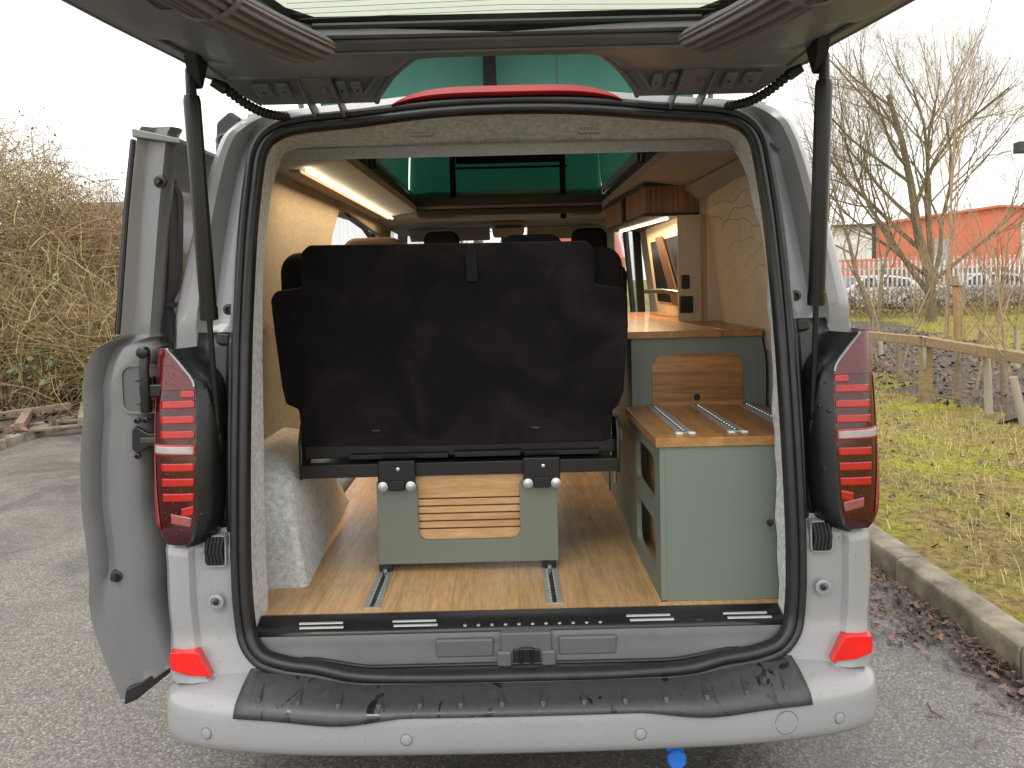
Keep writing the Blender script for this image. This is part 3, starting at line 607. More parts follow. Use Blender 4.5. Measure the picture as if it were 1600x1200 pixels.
# ---- rubber door seal: double bulb swept round the opening
loop = [(p[0], p[1]) for p in HL] + [(-p[0], p[1]) for p in HL[-2:0:-1]]
prof = []
for c, r, a0, a1 in ((-.012, .013, 200, -20), (-.036, .0145, 190, -10)):
    for i in range(7): a = R(a0 + (a1 - a0) * i / 6); prof.append((c - r * math.cos(a), .004 + r * 1.15 * math.sin(a)))
prof = [(.004, -.01)] + prof[::1] + [(-.052, -.01)]
rows = []; L = len(loop)
for i, (x, z) in enumerate(loop):
    tx, tz = loop[(i + 1) % L][0] - loop[i - 1][0], loop[(i + 1) % L][1] - loop[i - 1][1]; q = math.hypot(tx, tz); nx, nz = tz / q, -tx / q
    rows.append([(x + a * nx, yr(z) - b_ - .004, z + a * nz) for a, b_ in prof])
MB().grid(rows, closed='rows').build('door_seal', 'rubber', VAN, angle=60)
# ---- painted rear frame from bumper round over the top
def frame_cols(x0, z0, x1, z1):
    zz = z0; up_ = sm(1.36, 1.48, zz) * (1 - sm(2.0, 2.06, zz)); lo = 1 - sm(.82, .9, zz); top = sm(2.02, 2.07, zz); out = []
    T = [(0, .004, .004, .004), (.10, .0, 0, .0), (.17, .045, .0, 0), (.23, .075, .0, 0), (.46, .078, .0, 0), (.53, .045, -.002, 0), (.59, .004, -.018, 0), (.72, -.006, -.024, 0), (.86, .006, -.014, 0), (.95, .032, .012, .01), (1, .07, .05, .03)]
    for t, yu, yl, yt in T:
        y = yr(z0 + (z1 - z0) * t) + yu * up_ + yl * lo + yt * top + (1 - up_ - lo - top if up_ + lo + top < 1 else 0) * (.03 if t < .9 else .08)
        out.append((x0 + (x1 - x0) * t, y, z0 + (z1 - z0) * t))
    out.append((x1 + .006 * (1 - top), out[-1][1] + .12, z1 + .004 + .012 * top)); out.append((x1 + .010 * (1 - top), .62, z1 + .006 + .02 * top))
    return out
K0 = 21
half = [frame_cols(p[0] - .008, p[1] , p[2], p[3]) for p in HL[K0:]]
MB().grid(half + [[(-x, y, z) for x, y, z in r_] for r_ in half[-2::-1]]).build('rear_frame', 'van_paint', VAN, angle=32)
# raised spots, gutter ends and screws on the pillars
for s in (-1, 1):
    MB().box(s * .80 - .006, s * .80 + .006, 0, 0, 0, 0) if False else None
    g = MB().lathe((s * .835, yr(.69) - .012, .69), (0, -1, 0), [(.021, 0), (.021, .006), (.015, .008), (.012, .003)], 18).build('plug', 'van_paint', VAN); MB().lathe((s * .835, yr(.69) - .015, .69), (0, -1, 0), [(.008, 0), (.008, .006), (.003, .008)], 10).build('screw', 'socket', g)
    g = MB().lathe((s * .812, yr(1.49) + .03, 1.49), (0, -1, 0), [(.016, 0), (.016, .012), (.008, .014), (.006, .006)], 14).build('grommet', 'rubber', VAN)
    rr_ = rrect(.805, .868, .785, .872, .014, 4, lambda x, z: (s * x, yr(z) - .012, z)); ii_ = rrect(.809, .864, .789, .868, .012, 4, lambda x, z: (s * x, yr(z) - .012, z))
    v_ = MB().ring(rr_, ii_, (0, .03, 0)).build('vent', 'van_paint', VAN); MB().prism(rrect(.809, .864, .789, .868, .011, 4, lambda x, z: (s * x, yr(z) - .009, z)), rrect(.809, .864, .789, .868, .011, 4, lambda x, z: (s * x, yr(z) + .004, z))).build('flap', 'black_plastic', v_)
    for k in range(5): MB().tube([(s * (.812 + .01 * k), yr(.83) - .014, .868), (s * (.818 + .01 * k), yr(.83) - .019, .83), (s * (.814 + .010 * k), yr(.83) - .014, .792)], .0045, 6).build('flap_rib', 'rubber', v_)
    MB().bar((s * .806, yr(1.40) + .02, 1.405), (s * .842, yr(1.40) + .02, 1.41), .02, .03).build('bracket', 'black_plastic', VAN, bevel=.004)
# ---- side panels, rockers and roof skin
def sil(z): return float(np.interp(z, [.30, .42, .585, .69, .785, .87, 1.03, 1.2, 1.38, 1.55, 1.72, 1.87, 1.985, 2.05], [.975, .982, .991, .996, .996, 1.001, 1.01, 1.01, 1.0, .977, .948, .918, .887, .838]))
def side(s, y0, y1, z0, z1, name='side_panel', mat='van_paint', off=0):
    zs = [z for z in np.linspace(z0, z1, 10)]; return MB().grid([[(s * (sil(z) + off), y, z) for z in zs] for y in np.linspace(y0, y1, 4)]).build(name, mat, VAN, solid=.02)
for a in ((-1, .62, 1.54, .32, 2.045), (-1, 1.54, 3.0, .32, .50), (-1, 1.54, 3.0, 1.95, 2.045), (-1, 3.0, 3.2, .32, 2.045), (-1, 3.2, 4.3, .32, 1.22), (-1, 3.2, 4.0, 1.92, 2.045),
          (1, .62, 3.2, .32, 2.045), (1, 3.2, 4.3, .32, 1.22), (1, 3.2, 4.0, 1.92, 2.045)): side(*a)
side(1, .75, 1.9, 1.36, 1.84, 'side_window', 'glass_dark', .012); side(-1, 3.22, 4.2, 1.22, 1.92, 'cab_window', 'glass_clear'); side(1, 3.22, 4.2, 1.22, 1.92, 'cab_window', 'glass_clear')
RO = [(x, y, 2.105 + .03 * (1 - (x / .84) ** 2)) for x, y in [(-.83, .40), (.83, .40), (.83, 3.9), (-.83, 3.9)]]
def dens(p, k):
    out = []
    for i in range(len(p)):
        for j in range(k): out.append(Vector(p[i]).lerp(Vector(p[(i + 1) % len(p)]), j / k))
    return out
RI = [(x, y, 2.135) for x, y in [(-.60, .50), (.60, .50), (.60, 2.85), (-.60, 2.85)]]
MB().ring(dens(RO, 6), dens(RI, 6), (0, 0, -.02)).build('roof_skin', 'van_paint', VAN)
# nose
MB().grid([[(s * w_ * .985 if False else s * w_, y, z) for s in np.linspace(-1, 1, 9)] for (w_, y, z) in ((.95, 4.3, 1.2), (.93, 4.75, 1.12), (.88, 5.05, .98), (.86, 5.12, .7), (.86, 5.1, .35))]).build('bonnet', 'van_paint', VAN)
MB().box(-.95, .95, 4.25, 4.3, .32, 1.2).build('bulkhead', 'under', VAN)
for s in (-1, 1):
    MB().grid([[(s * .95, 4.3, .32), (s * .95, 4.3, 1.2)], [(s * .93, 4.75, .32), (s * .93, 4.75, 1.12)], [(s * .87, 5.1, .35), (s * .87, 5.05, .98)]]).build('wing', 'van_paint', VAN)
    MB().bar((s * .93, 4.45, 1.18), (s * .80, 3.85, 2.0), .07, .09).build('windscreen_pillar', 'headliner', VAN)
MB().grid([[(x, 4.5 - .06 * abs(x), 1.19) for x in np.linspace(-.9, .9, 7)], [(x, 3.86 - .06 * abs(x), 1.99) for x in np.linspace(-.78, .78, 7)]]).build('windscreen', 'glass_clear', VAN)
# wheels and underbody
MB().box(-.93, .93, .1, 4.9, .26, .42).build('underbody', 'under', VAN); MB().box(-.72, .72, .012, .12, .33, .56).build('rear_crossmember', 'under', VAN)
for s in (-1, 1):
    for y in (.95, 4.1):
        wl = MB().lathe((s * .72, y, .34), (s, 0, 0), [(.22, 0), (.325, .01), (.345, .05), (.345, .18), (.325, .22), (.22, .22)], 32).build('wheel', 'tyre', VAN); MB().lathe((s * .925, y, .34), (s, 0, 0), [(.22, 0), (.21, .01), (.08, .0), (.05, .02)], 20).build('rim', 'alu', wl)
# ---- bumper
BP = spline([(-.990, .55), (-.990, .25), (-.988, .05), (-.972, -.035), (-.915, -.095), (-.76, -.138), (-.55, -.163), (-.3, -.172), (0, -.175), (.3, -.172), (.55, -.163), (.76, -.138), (.915, -.095), (.972, -.035), (.988, .05), (.990, .25), (.990, .55)], 5)
SEC = [(-.17, .503), (-.12, .498), (-.07, .486), (-.03, .468), (-.008, .455), (0, .440), (.002, .416), (.003, .388), (.002, .362), (-.003, .344), (-.016, .331), (-.12, .325)]
def secx(x):
    wc = 1 - sm(.40, .68, abs(x)); C2 = [(-.17, .463), (-.12, .461), (-.07, .459), (-.03, .456), (-.008, .450), (0, .438)]
    return [(a, h + (C2[i][1] - h) * wc) if i < 6 else (a, h) for i, (a, h) in enumerate(SEC)]
def bnorm(i):
    a, b_ = BP[max(i - 1, 0)], BP[min(i + 1, len(BP) - 1)]; t = Vector((b_[0] - a[0], b_[1] - a[1])); t.normalize(); return Vector((t.y, -t.x))
def bpt(i, n_, z): nn = bnorm(i); return (BP[i][0] + nn.x * n_, BP[i][1] + nn.y * n_, z)
bump_ = MB().grid([[bpt(i, a, h) for a, h in secx(BP[i][0])] for i in range(len(BP))]).build('bumper', 'van_paint', VAN, angle=60)
def face_at(x):
    k = min(range(len(BP)), key=lambda i: abs(BP[i][0] - x) if abs(BP[i][1]) < .2 else 9); nn = bnorm(k); return Vector((BP[k][0], BP[k][1], 0)), Vector((nn.x, nn.y, 0))
for x in (-.83, -.275, .275, .83):
    p, nn = face_at(x); c = (p.x, p.y, .385) + nn * 0 if False else Vector((p.x, p.y, .385)); sn = MB().lathe(c - nn * .004, nn, [(.0165, 0), (.0165, .006), (.0155, .0075), (.0128, .003)], 24).build('parking_sensor', 'grey_plastic', bump_); MB().lathe(c - nn * .002, nn, [(.0132, 0), (.0130, .0075), (.011, .0085)], 20).build('sensor_disc', 'van_paint', bump_)
p, nn = face_at(.665); c = Vector((p.x, p.y, .392)); MB().ring([c + nn * .0025 + Vector((-nn.y, nn.x, 0)) * (.0315 * math.cos(a)) + Vector((0, 0, .0315 * math.sin(a))) for a in np.linspace(0, 6.28, 33)[:-1]], [c + nn * .0025 + Vector((-nn.y, nn.x, 0)) * (.0298 * math.cos(a)) + Vector((0, 0, .0298 * math.sin(a))) for a in np.linspace(0, 6.28, 33)[:-1]], -nn * .006).build('tow_eye_cover', 'grey_plastic', bump_)
# rubber loading mat over the bumper edge
xs = np.linspace(-.742, .742, 61); bx = np.array([p[0] for p in BP[12:-12]]); by = np.array([p[1] for p in BP[12:-12]])
yface = lambda x: float(np.interp(x, bx, by))
def matpt(x, n_, off=.004):
    sc = secx(x)[:8]; a = [q[0] for q in sc]; h_ = [q[1] for q in sc]; L_ = [0]
    for i in range(7): L_.append(L_[-1] + math.hypot(a[i + 1] - a[i], h_[i + 1] - h_[i]))
    f1 = lambda t: float(np.interp(t, L_, a)); f2 = lambda t: float(np.interp(t, L_, h_)); e = 4e-3
    dn, dz = f1(n_ + e) - f1(n_ - e), f2(n_ + e) - f2(n_ - e); q = math.hypot(dn, dz)
    return (x, yface(x) - (f1(n_) - dz / q * off), f2(n_) + dn / q * off)
rows = []
for x in xs:
    e = .176 + .018 * sm(.28, .50, abs(x)); rows.append([matpt(x * (1 + .014 * t), .030 + (e - .030) * t, .005) for t in np.linspace(0, 1, 14)])
mat_ = MB().grid(rows).build('bumper_mat', 'mat_wet', VAN, solid=.006, angle=60)
for k in range(14):
    x = -.69 + k * 1.38 / 13; MB().tube([matpt(x, .080, .004), matpt(x, .11, .006), matpt(x, .135, .007), matpt(x, .150, .008), matpt(x, .160, .004)], [.003, .005, .007, .009, .005], 8).build('rib', 'mat_wet', mat_)
MB().tube([matpt(x, .055, .006) for x in np.linspace(-.73, .73, 41)], .0045, 6).build('ridge', 'mat_wet', mat_)
# reflectors
for s in (-1, 1):
    q = [(.875, -.054, .566), (.918, -.055, .567), (.953, -.049, .566), (.956, -.050, .542), (.951, -.052, .518), (.90, -.060, .506), (.838, -.056, .499)]
    MB().prism([(s * x, y, z) for x, y, z in q], [(s * (x + .01), y + .045, z) for x, y, z in q]).build('reflector', 'reflector_red', VAN, bevel=.003)
# ---- tail lights
LR = [(.855, .905, .955), (.875, .884, .972), (.92, .872, .987), (1.0, .868, 1.0), (1.1, .866, 1.010), (1.2, .866, 1.013), (1.27, .868, 1.011), (1.305, .878, 1.008), (1.35, .918, 1.003), (1.39, .957, .997)]
def lamp(s):
    f = lambda c: [float(q[c]) for q in LR]
    xi = lambda z: float(np.interp(z, f(0), f(1))); xo = lambda z: float(np.interp(z, f(0), f(2)))
    def P(z, t, off=0):
        a, b_ = xi(z), xo(z); T = 1 - (1 - t) ** 1.0; x = a + (b_ - a) * T; q = (x - .866) / .147; edge = .014 * max(0, (.885 - z) / .03)
        return (s * (x + off * max(0, t - .7)), yr(z) - .056 + .030 * q ** 2 + .055 * q ** 9 - off + edge, z)
    def patch_(name, mat, z0, z1, t0, t1, off, par, nz=6, nt=10, slope=0):
        return MB().grid([[P(z0 + (z1 - z0) * i / nz + slope * (t0 + (t1 - t0) * j / nt), t0 + (t1 - t0) * j / nt, off) for j in range(nt + 1)] for i in range(nz + 1)]).build(name, mat, par, solid=.002 if off else 0)
    tl = MB(); zs = np.linspace(.856, 1.275, 26); tl.grid([[P(z, t) for t in np.linspace(0, 1, 13)] + [(s * (xo(z) + .004), yr(z) + .17, z)] for z in zs]); tl = tl.build('tail_light', 'lens_dark', VAN, angle=60)
    MB().grid([[P(z, t) for t in np.linspace(0, 1, 13)] + [(s * (xo(z) + .004), yr(z) + .17, z)] for z in np.linspace(1.276, 1.39, 10)]).build('upper_lens', 'lens_clear_red', tl)
    for zc in (1.238, 1.197, 1.157, 1.070, 1.030, .990): patch_('light_bar', 'lens_red', zc - .0105, zc + .0105, .03, .72, .0012, tl, slope=-.004)
    patch_('light_bar', 'lens_red', 1.255, 1.274, .03, .30, .0012, tl); patch_('light_bar', 'lens_red', .944, .968, .03, .30, .0012, tl, slope=-.03)
    patch_('reverse_light', 'lens_white', 1.104, 1.124, .05, .93, .0025, tl); patch_('reverse_rim', 'lens_red', 1.099, 1.129, .02, .97, .0012, tl)
    patch_('edge_glow', 'lens_edge', .90, 1.27, .88, 1.0, .002, tl, 16, 3)
    patch_('indicator', 'lens_pink', .908, .934, .06, .55, .002, tl, slope=.02)
    rows = [[P(z, 0, .001), (s * (xi(z) - .010), yr(z) - .062, z), (s * (xi(z) - .026), yr(z) - .050, z), (s * (xi(z) - .046), yr(z) - .012, z), (s * (xi(z) - .056), yr(z) + .045, z), (s * (xi(z) - .056), yr(z) + .1, z)] for z in np.linspace(.857, 1.388, 30)]
    MB().grid(rows).build('housing', 'black_wet', tl, angle=60)
    MB().tube([P(z, 0, .003) for z in np.linspace(1.285, 1.388, 8)], .0035, 6).build('chrome_edge', 'alu', tl)
    MB().grid([[(s * x, yr(z) + (.012 if x < .81 else .03), z) for x in (.79, .80, .815, .84, .90)] for z in np.linspace(.872, 1.425, 12)]).build('lamp_backing', 'black_plastic', tl, solid=.012)
    return tl
lamp(-1); lamp(1)
# ---- gas struts
for s in (-1, 1):
    t0 = Vector((s * .800, -.115, 2.075)); b0 = Vector((s * .826, .035, 1.12)); md = t0.lerp(b0, .635); d = (b0 - t0).normalized()
    st = MB().tube([t0 + d * .035, t0 + d * .05, md - d * .035, md - d * .034, md], [.0185, .0215, .0215, .0235, .0235], 20).build('gas_strut', 'black_metal', VAN)
    MB().tube([md, b0], .0075, 12).build('rod', 'black_metal', st); MB().tube([t0 - d * .03, t0 + d * .036], [.011, .014], 12).build('ball_end', 'black_metal', st); MB().tube([b0 - d * .03, b0 + d * .022], .013, 12).build('lower_joint', 'black_metal', st)
    MB().prism([(s * .805 , -.12, 2.075), (s * .803, -.10, 2.055), (s * .80, -.08, 2.12), (s * .80, -.09, 2.15), (s * .80, -.17, 2.15)], [(s * .775, -.12, 2.075), (s * .773, -.10, 2.055), (s * .765, -.08, 2.12), (s * .765, -.09, 2.15), (s * .765, -.17, 2.15)]).build('bracket', 'black_metal', st, bevel=.006)
# ---- tailgate
GZ = lambda v: float(np.interp(v, [0, .13, .2, 1.6], [2.085, 2.126, 2.134, 2.176]))
GY = lambda v: .20 - v
GW = lambda v: float(np.interp(v, [0, .03, .09, .15, .27, .48, .665, 1.1, 1.35, 1.42], [.715, .735, .775, .815, .825, .868, .905, .94, .945, .92]))
GH = lambda v: float(np.interp(v, [0, .03, .25, .285, .305, .315, .32, .485, .49, .55, 1.15, 1.20, 1.201], [.382, .372, .245, .222, .19, .13, 0, 0, .44, .49, .64, .58, 0]))
vs = [0, .015, .03, .06, .09, .12, .135, .15, .18, .21, .25, .285, .305, .315, .32, .335, .36, .385, .41, .44, .47, .485, .49, .52, .55, .7, .85, 1.0, 1.15, 1.20, 1.205, 1.25, 1.35, 1.42]
def relief(v, t):
    e = sm(.05, .16, t) * sm(.135, .17, v); k = (1 - sm(.93, 1.0, t)) if .487 < v < 1.21 or v < .319 else 1.0
    r_ = -.020 * e * k + .012 * sm(.37, .385, v) * (1 - sm(.44, .47, v)) * sm(.3, .4, t)
    r_ += .007 * sm(.015, .03, v) * (1 - sm(.12, .135, v)) * sm(.02, .08, t)
    return r_
gate = empty('tailgate', (0, 0, 0)); gate.parent = VAN
mb = MB(); TT = [0, .03, .07, .11, .16, .25, .4, .55, .7, .85, .93, .97, 1.0]
for s in (-1, 1): mb.grid([[(s * (GW(v) + (GH(v) - GW(v)) * t), GY(v), GZ(v) + relief(v, t)) for t in TT] for v in vs])
mb.build('inner_panel', 'gate_paint', gate, angle=35)
mb = MB()
for s in (-1, 1): mb.grid([[(s * (GW(v) + .012 + (GH(v) - GW(v) - .012) * t), GY(v) + (.01 if v == 0 else 0), GZ(v) + (.002 if t == 0 else .022)) for t in TT] for v in vs])
mb.build('outer_skin', 'van_paint', gate, angle=50)
for s in (-1, 1):
    MB().tube([(s * (GW(v) + .006), GY(v), GZ(v) + .004) for v in vs], .007, 6).build('edge_flange', 'gate_paint', gate)
    MB().tube([(s * GH(v), GY(v), GZ(v) + .002) for v in vs[:14]] + [(s * .0, GY(.322), GZ(.322) + .002)], .009, 6).build('notch_flange', 'gate_paint', gate)
    MB().tube([(s * (GH(v) + .04), GY(v) - .02, GZ(v) - .002) for v in vs[2:13]] + [(s * .0, GY(.352), GZ(.35) - .012)], .005, 6).build('notch_bead', 'gate_paint', gate)
    MB().tube([(s * (GW(v) - .045), GY(v), GZ(v) - .006) for v in vs[7:30]], .006, 6).build('edge_bead', 'gate_paint', gate)
MB().grid([[(x * (.47 + .18 * sm(.48, 1.15, v)) * 1.02, GY(v), GZ(v) + .012 + .01 * (1 - x * x)) for x in np.linspace(-1, 1, 13)] for v in np.linspace(.478, 1.22, 8)]).build('rear_window', 'glass_rear', gate)
MB().tube([(x, GY(.490), GZ(.49) + .0) for x in np.linspace(-.445, .445, 21)], .007, 6).build('window_seal', 'rubber', gate)
for k in range(12): MB().tube([(-.47, GY(.515 + .03 * k), GZ(.515 + .03 * k) + .008), (0, GY(.515 + .03 * k), GZ(.515 + .03 * k) + .018), (.47, GY(.515 + .03 * k), GZ(.515 + .03 * k) + .008)], .0006, 4).build('heater_line', 'bark', gate)
MB().tube([(x, GY(.425), GZ(.42) - .012) for x in np.linspace(-.55, .55, 15)], .006, 6).build('cross_rib', 'gate_paint', gate)
MB().tube([(x, GY(.365), GZ(.365) - .020) for x in np.linspace(-.50, .50, 15)], .005, 6).build('cross_rib', 'gate_paint', gate)
for s in (-1, 1):
    for x0, x1, v0, v1 in ((.408, .440, .035, .108), (.452, .482, .035, .112), (.612, .650, .035, .108), (.666, .715, .045, .108)):
        MB().bar(((s * (x0 + x1) / 2), GY(v0), GZ(v0) + .006), (s * (x0 + x1) / 2, GY(v1), GZ(v1) + .006), x1 - x0, .026).build('stiffening_pad', 'gate_paint', gate, bevel=.007, seg=3)
        MB().lathe((s * (x0 + x1) / 2, GY(.075), GZ(.075) - .0065), (0, -.3, -1), [(.005, 0), (.005, .0015), (.003, .002)], 10).build('hole', 'socket', gate)
    hx = s * .530; hg = MB().bar((hx, GY(.02), GZ(.02) - .006), (hx, GY(.145), GZ(.145) - .006), .086, .008).build('hinge', 'gate_paint', gate, bevel=.003)
    for e in (-1, 1):
        fp = [(.05, 2.108), (.17, 2.070), (.225, 2.052), (.262, 2.050), (.262, 2.085), (.20, 2.10), (.05, 2.126)]
        MB().prism([(hx + e * .046, y_, z_) for y_, z_ in fp], [(hx + e * .040, y_, z_) for y_, z_ in fp]).build('hinge_flange', 'gate_paint', gate)
        MB().lathe((hx + e * .016, GY(.085 + .012 * e), GZ(.085) - .009), (0, -.3, -1), [(.010, 0), (.010, .003), (.0075, .004), (.0075, .008), (.004, .009)], 14).build('bolt', 'gate_paint', gate)
    g = MB().ring(rrect(.665, .72, -.56, -.46, .012, 4, lambda x, y: (s * x, y, GZ(.7) - .022)), rrect(.671, .714, -.554, -.466, .010, 4, lambda x, y: (s * x, y, GZ(.7) - .022)), (0, 0, .008)).build('access_hole', 'rubber', gate); MB().prism(rrect(.671, .714, -.554, -.466, .010, 4, lambda x, y: (s * x, y, GZ(.7) - .0215)), rrect(.671, .714, -.554, -.466, .010, 4, lambda x, y: (s * x, y, GZ(.7) - .019))).build('hole_shade', 'socket', gate)
    # corrugated cable hose
    a, c = Vector((s * .770, .045, 2.095)), Vector((s * .655, .235, 2.058)); pts, rad = [], []
    for i in range(64):
        t = i / 63; pts.append(a.lerp(c, t) + Vector((0, 0, -.020 * math.sin(math.pi * t)))); rad.append(.0115 + (.0028 if i % 4 < 2 else -.001))
    MB().tube(pts, rad, 10).build('cable_hose', 'rubber', gate, angle=80); MB().tube([a + Vector((s * .03, -.02, .015)), a], [.012, .017], 10).build('hose_boot', 'rubber', gate)
# ---- high brake light, roof aerial, awning
MB().grid([[(x, y_, 2.104 + zz * (1 - (abs(x) / .35) ** 5) - .022 * (abs(x) / .35) ** 4) for y_, zz in ((.24, .002), (.232, .012), (.24, .030), (.29, .036))] for x in np.linspace(-.345, .345, 41)]).build('brake_light', 'brake_red', VAN, solid=.004)
aw = MB().prism([(-1.04, .66, 2.02), (-.95, .66, 2.02), (-.94, .66, 2.15), (-.98, .66, 2.18), (-1.03, .66, 2.14)], [(-1.04, 3.2, 2.02), (-.95, 3.2, 2.02), (-.94, 3.2, 2.15), (-.98, 3.2, 2.18), (-1.03, 3.2, 2.14)]).build('awning', 'black_metal', VAN, bevel=.012)
MB().lathe((-1.0, .655, 2.07), (0, -1, 0), [(.028, 0), (.028, .012), (.02, .012), (.02, .002)], 18).build('winder_eye', 'grey_plastic', aw)
# ---- pop-up roof
pop = empty('pop_up_roof', (0, 0, 0)); pop.parent = VAN
def wall_(pts, k=10, sag=.02, axis=(0, 1, 0)):
    a, b_, c, d = [Vector(p) for p in pts]; rows = []
    for i in range(k + 1):
        t = i / k; rows.append([a.lerp(b_, u).lerp(d.lerp(c, u), t) + Vector(axis) * (sag * math.sin(math.pi * t) * math.sin(math.pi * u) + .008 * math.sin(u * 17 + t * 3) * math.sin(math.pi * t)) for u in np.linspace(0, 1, 13)])
    return rows
c0, c1, z0, z1, z2 = (.64, .52), (.62, 2.80), 2.10, 2.37, 2.78
MB().grid(wall_([(-.64, .56, z0), (.64, .56, z0), (.60, .50, z1), (-.60, .50, z1)], sag=.05)).build('rear_canvas', 'canvas', pop)
MB().grid(wall_([(-.62, 2.82, 2.02), (.62, 2.82, 2.02), (.60, 2.95, z2), (-.60, 2.95, z2)], sag=.05)).build('front_canvas', 'canvas', pop)
for s in (-1, 1): MB().grid(wall_([(s * .64, .56, z0), (s * .62, 2.82, z0), (s * .60, 2.95, z2), (s * .60, .50, z1)], sag=-.05 * s, axis=(1, 0, 0))).build('side_canvas', 'canvas', pop)
rows = [[(x, y, (z1 if y < 1 else z2) + .02 + (.06 if k else 0)) for x in (-.72, -.66, 0, .66, .72)] for k in (0, 1) for y in ((.38, 3.05) if k == 0 else (3.05, .38))]
MB().prism([(-.74, .36, z1), (.74, .36, z1), (.72, 3.1, z2), (-.72, 3.1, z2)], [(-.72, .37, z1 + .15), (.72, .37, z1 + .15), (.68, 3.0, z2 + .09), (-.68, 3.0, z2 + .09)]).build('lid', 'lid_white', pop, bevel=.02)
q = [(-.055, 2.07), (-.075, 2.2), (-.074, 2.30), (-.05, 2.36), (-.032, 2.30), (-.03, 2.2)]
MB().prism([(x, .50, z) for x, z in q], [(x, .485, z) for x, z in q]).build('zip_flap', 'seat_cloth', pop)
MB().tube([(.17, .515, z0), (.172, .50, 2.3), (.17, .49, z1)], .002, 5).build('seam', 'dark_trim', pop)
for s in (-1, 1):
    MB().tube([(s * .76, .85, 2.10), (s * .69, .42, 2.38)], .010, 8).build('roof_strut', 'alu', pop)
    MB().tube([(s * .545, 1.02, 2.02), (s * .57, .82, 2.40)], .010, 8).build('gas_spring', 'black_metal', pop); MB().tube([(s * .545, 1.08, 2.02), (s * .555, 1.12, 2.42)], .009, 8).build('gas_spring', 'black_metal', pop)
# dark window panel and straps inside the front canvas
MB().box(-.31, .36, 2.775, 2.79, 2.30, 2.55).build('canvas_window', 'seat_cloth', pop, bevel=.01)
for x in (-.33, .36): MB().box(x - .018, x + .018, 2.73, 2.745, 1.94 if x > 0 else 2.0, 2.5).build('strap', 'seat_cloth', pop)
MB().box(-.34, .39, 2.735, 2.75, 2.262, 2.274).build('strap_bar', 'seat_cloth', pop)
# ---- sliding door, slid back along the left side
XO = [(.375, -1.145), (.42, -1.162), (.504, -1.190), (.588, -1.214), (.654, -1.226), (.746, -1.220), (.82, -1.222), (.93, -1.232), (1.077, -1.228), (1.149, -1.219), (1.221, -1.210), (1.25, -1.212), (1.284, -1.212), (1.347, -1.194), (1.391, -1.170), (1.412, -1.125), (1.420, -1.098), (1.523, -1.085), (1.77, -1.055), (1.97, -1.025), (2.0, -1.015)]
xo_ = lambda z: float(np.interp(z, [q[0] for q in XO], [q[1] for q in XO]))
DZ = list(np.linspace(.385, 1.33, 24)) + [1.347, 1.37, 1.391, 1.403, 1.412, 1.42, 1.43] + list(np.linspace(1.46, 1.985, 14))
def dcols(z):
    x = xo_(z); wn = sm(1.38, 1.43, z); lo = 1 - sm(.5, .75, z); dk = sm(.62, .80, z) * (1 - wn)
    return [(x, 1.25, z), (x, .10, z), (x, .055, z), (x + .004, .048, z), (x + .012, .052, z), (x + .028 + .006 * lo, .066, z), (x + .040 + .01 * lo, .070 + .02 * dk, z), (x + .058 + .015 * lo, .064 + .02 * dk, z), (x + .080 + .005 * lo, .060 + .01 * lo, z), (x + .150 - .055 * wn, .064 + .02 * wn, z), (x + .180 - .09 * wn, .085 + .03 * wn, z), (x + .190 - .16 * wn, .15, z), (x + .190 - .18 * wn, 1.25, z)]
zb = lambda x: .385 + .70 * max(0, x + 1.125)
door = MB().grid([[(p[0], p[1], max(p[2], zb(p[0]))) for p in dcols(z)] for z in DZ]).build('sliding_door', 'van_paint_shaded', VAN, angle=60)
MB().grid([[(p[0], p[1], z) for p in dcols(z)[1:-1]] for z in (1.985,)] + [[(p[0] + .01, p[1], 2.0) for p in dcols(1.985)[1:-1]], [(p[0] * .0 + -1.0, p[1] + .02, 2.003) for p in dcols(1.985)[1:-1]]]).build('top_edge', 'van_paint_shaded', door)
MB().prism([(-1.03, .04, 1.995), (-.90, .05, 1.965), (-.90, .05, 1.95), (-1.03, .04, 1.97)], [(-1.03, 1.2, 1.995), (-.90, 1.2, 1.965), (-.90, 1.2, 1.95), (-1.03, 1.2, 1.97)]).build('top_rail', 'van_paint_shaded', door, bevel=.004)
MB().grid([[(xo_(z) - .008, .045, z), (xo_(z) - .010, .06, z), (xo_(z) - .008, 1.2, z)] for z in np.linspace(1.43, 1.965, 10)]).build('window_glass', 'glass_dark', door, solid=.006)
MB().tube([(xo_(z) - .003, .048, z) for z in np.linspace(1.43, 1.965, 10)], .006, 6).build('window_edge', 'rubber', door)
for z in (.74, 1.85):
    x = xo_(z) + .075; g = MB().lathe((x, .065, z), (0, -1, 0), [(.019, 0), (.017, .006), (.010, .008), (.010, .02), (.008, .024)], 14).build('stop_buffer', 'rubber', door)
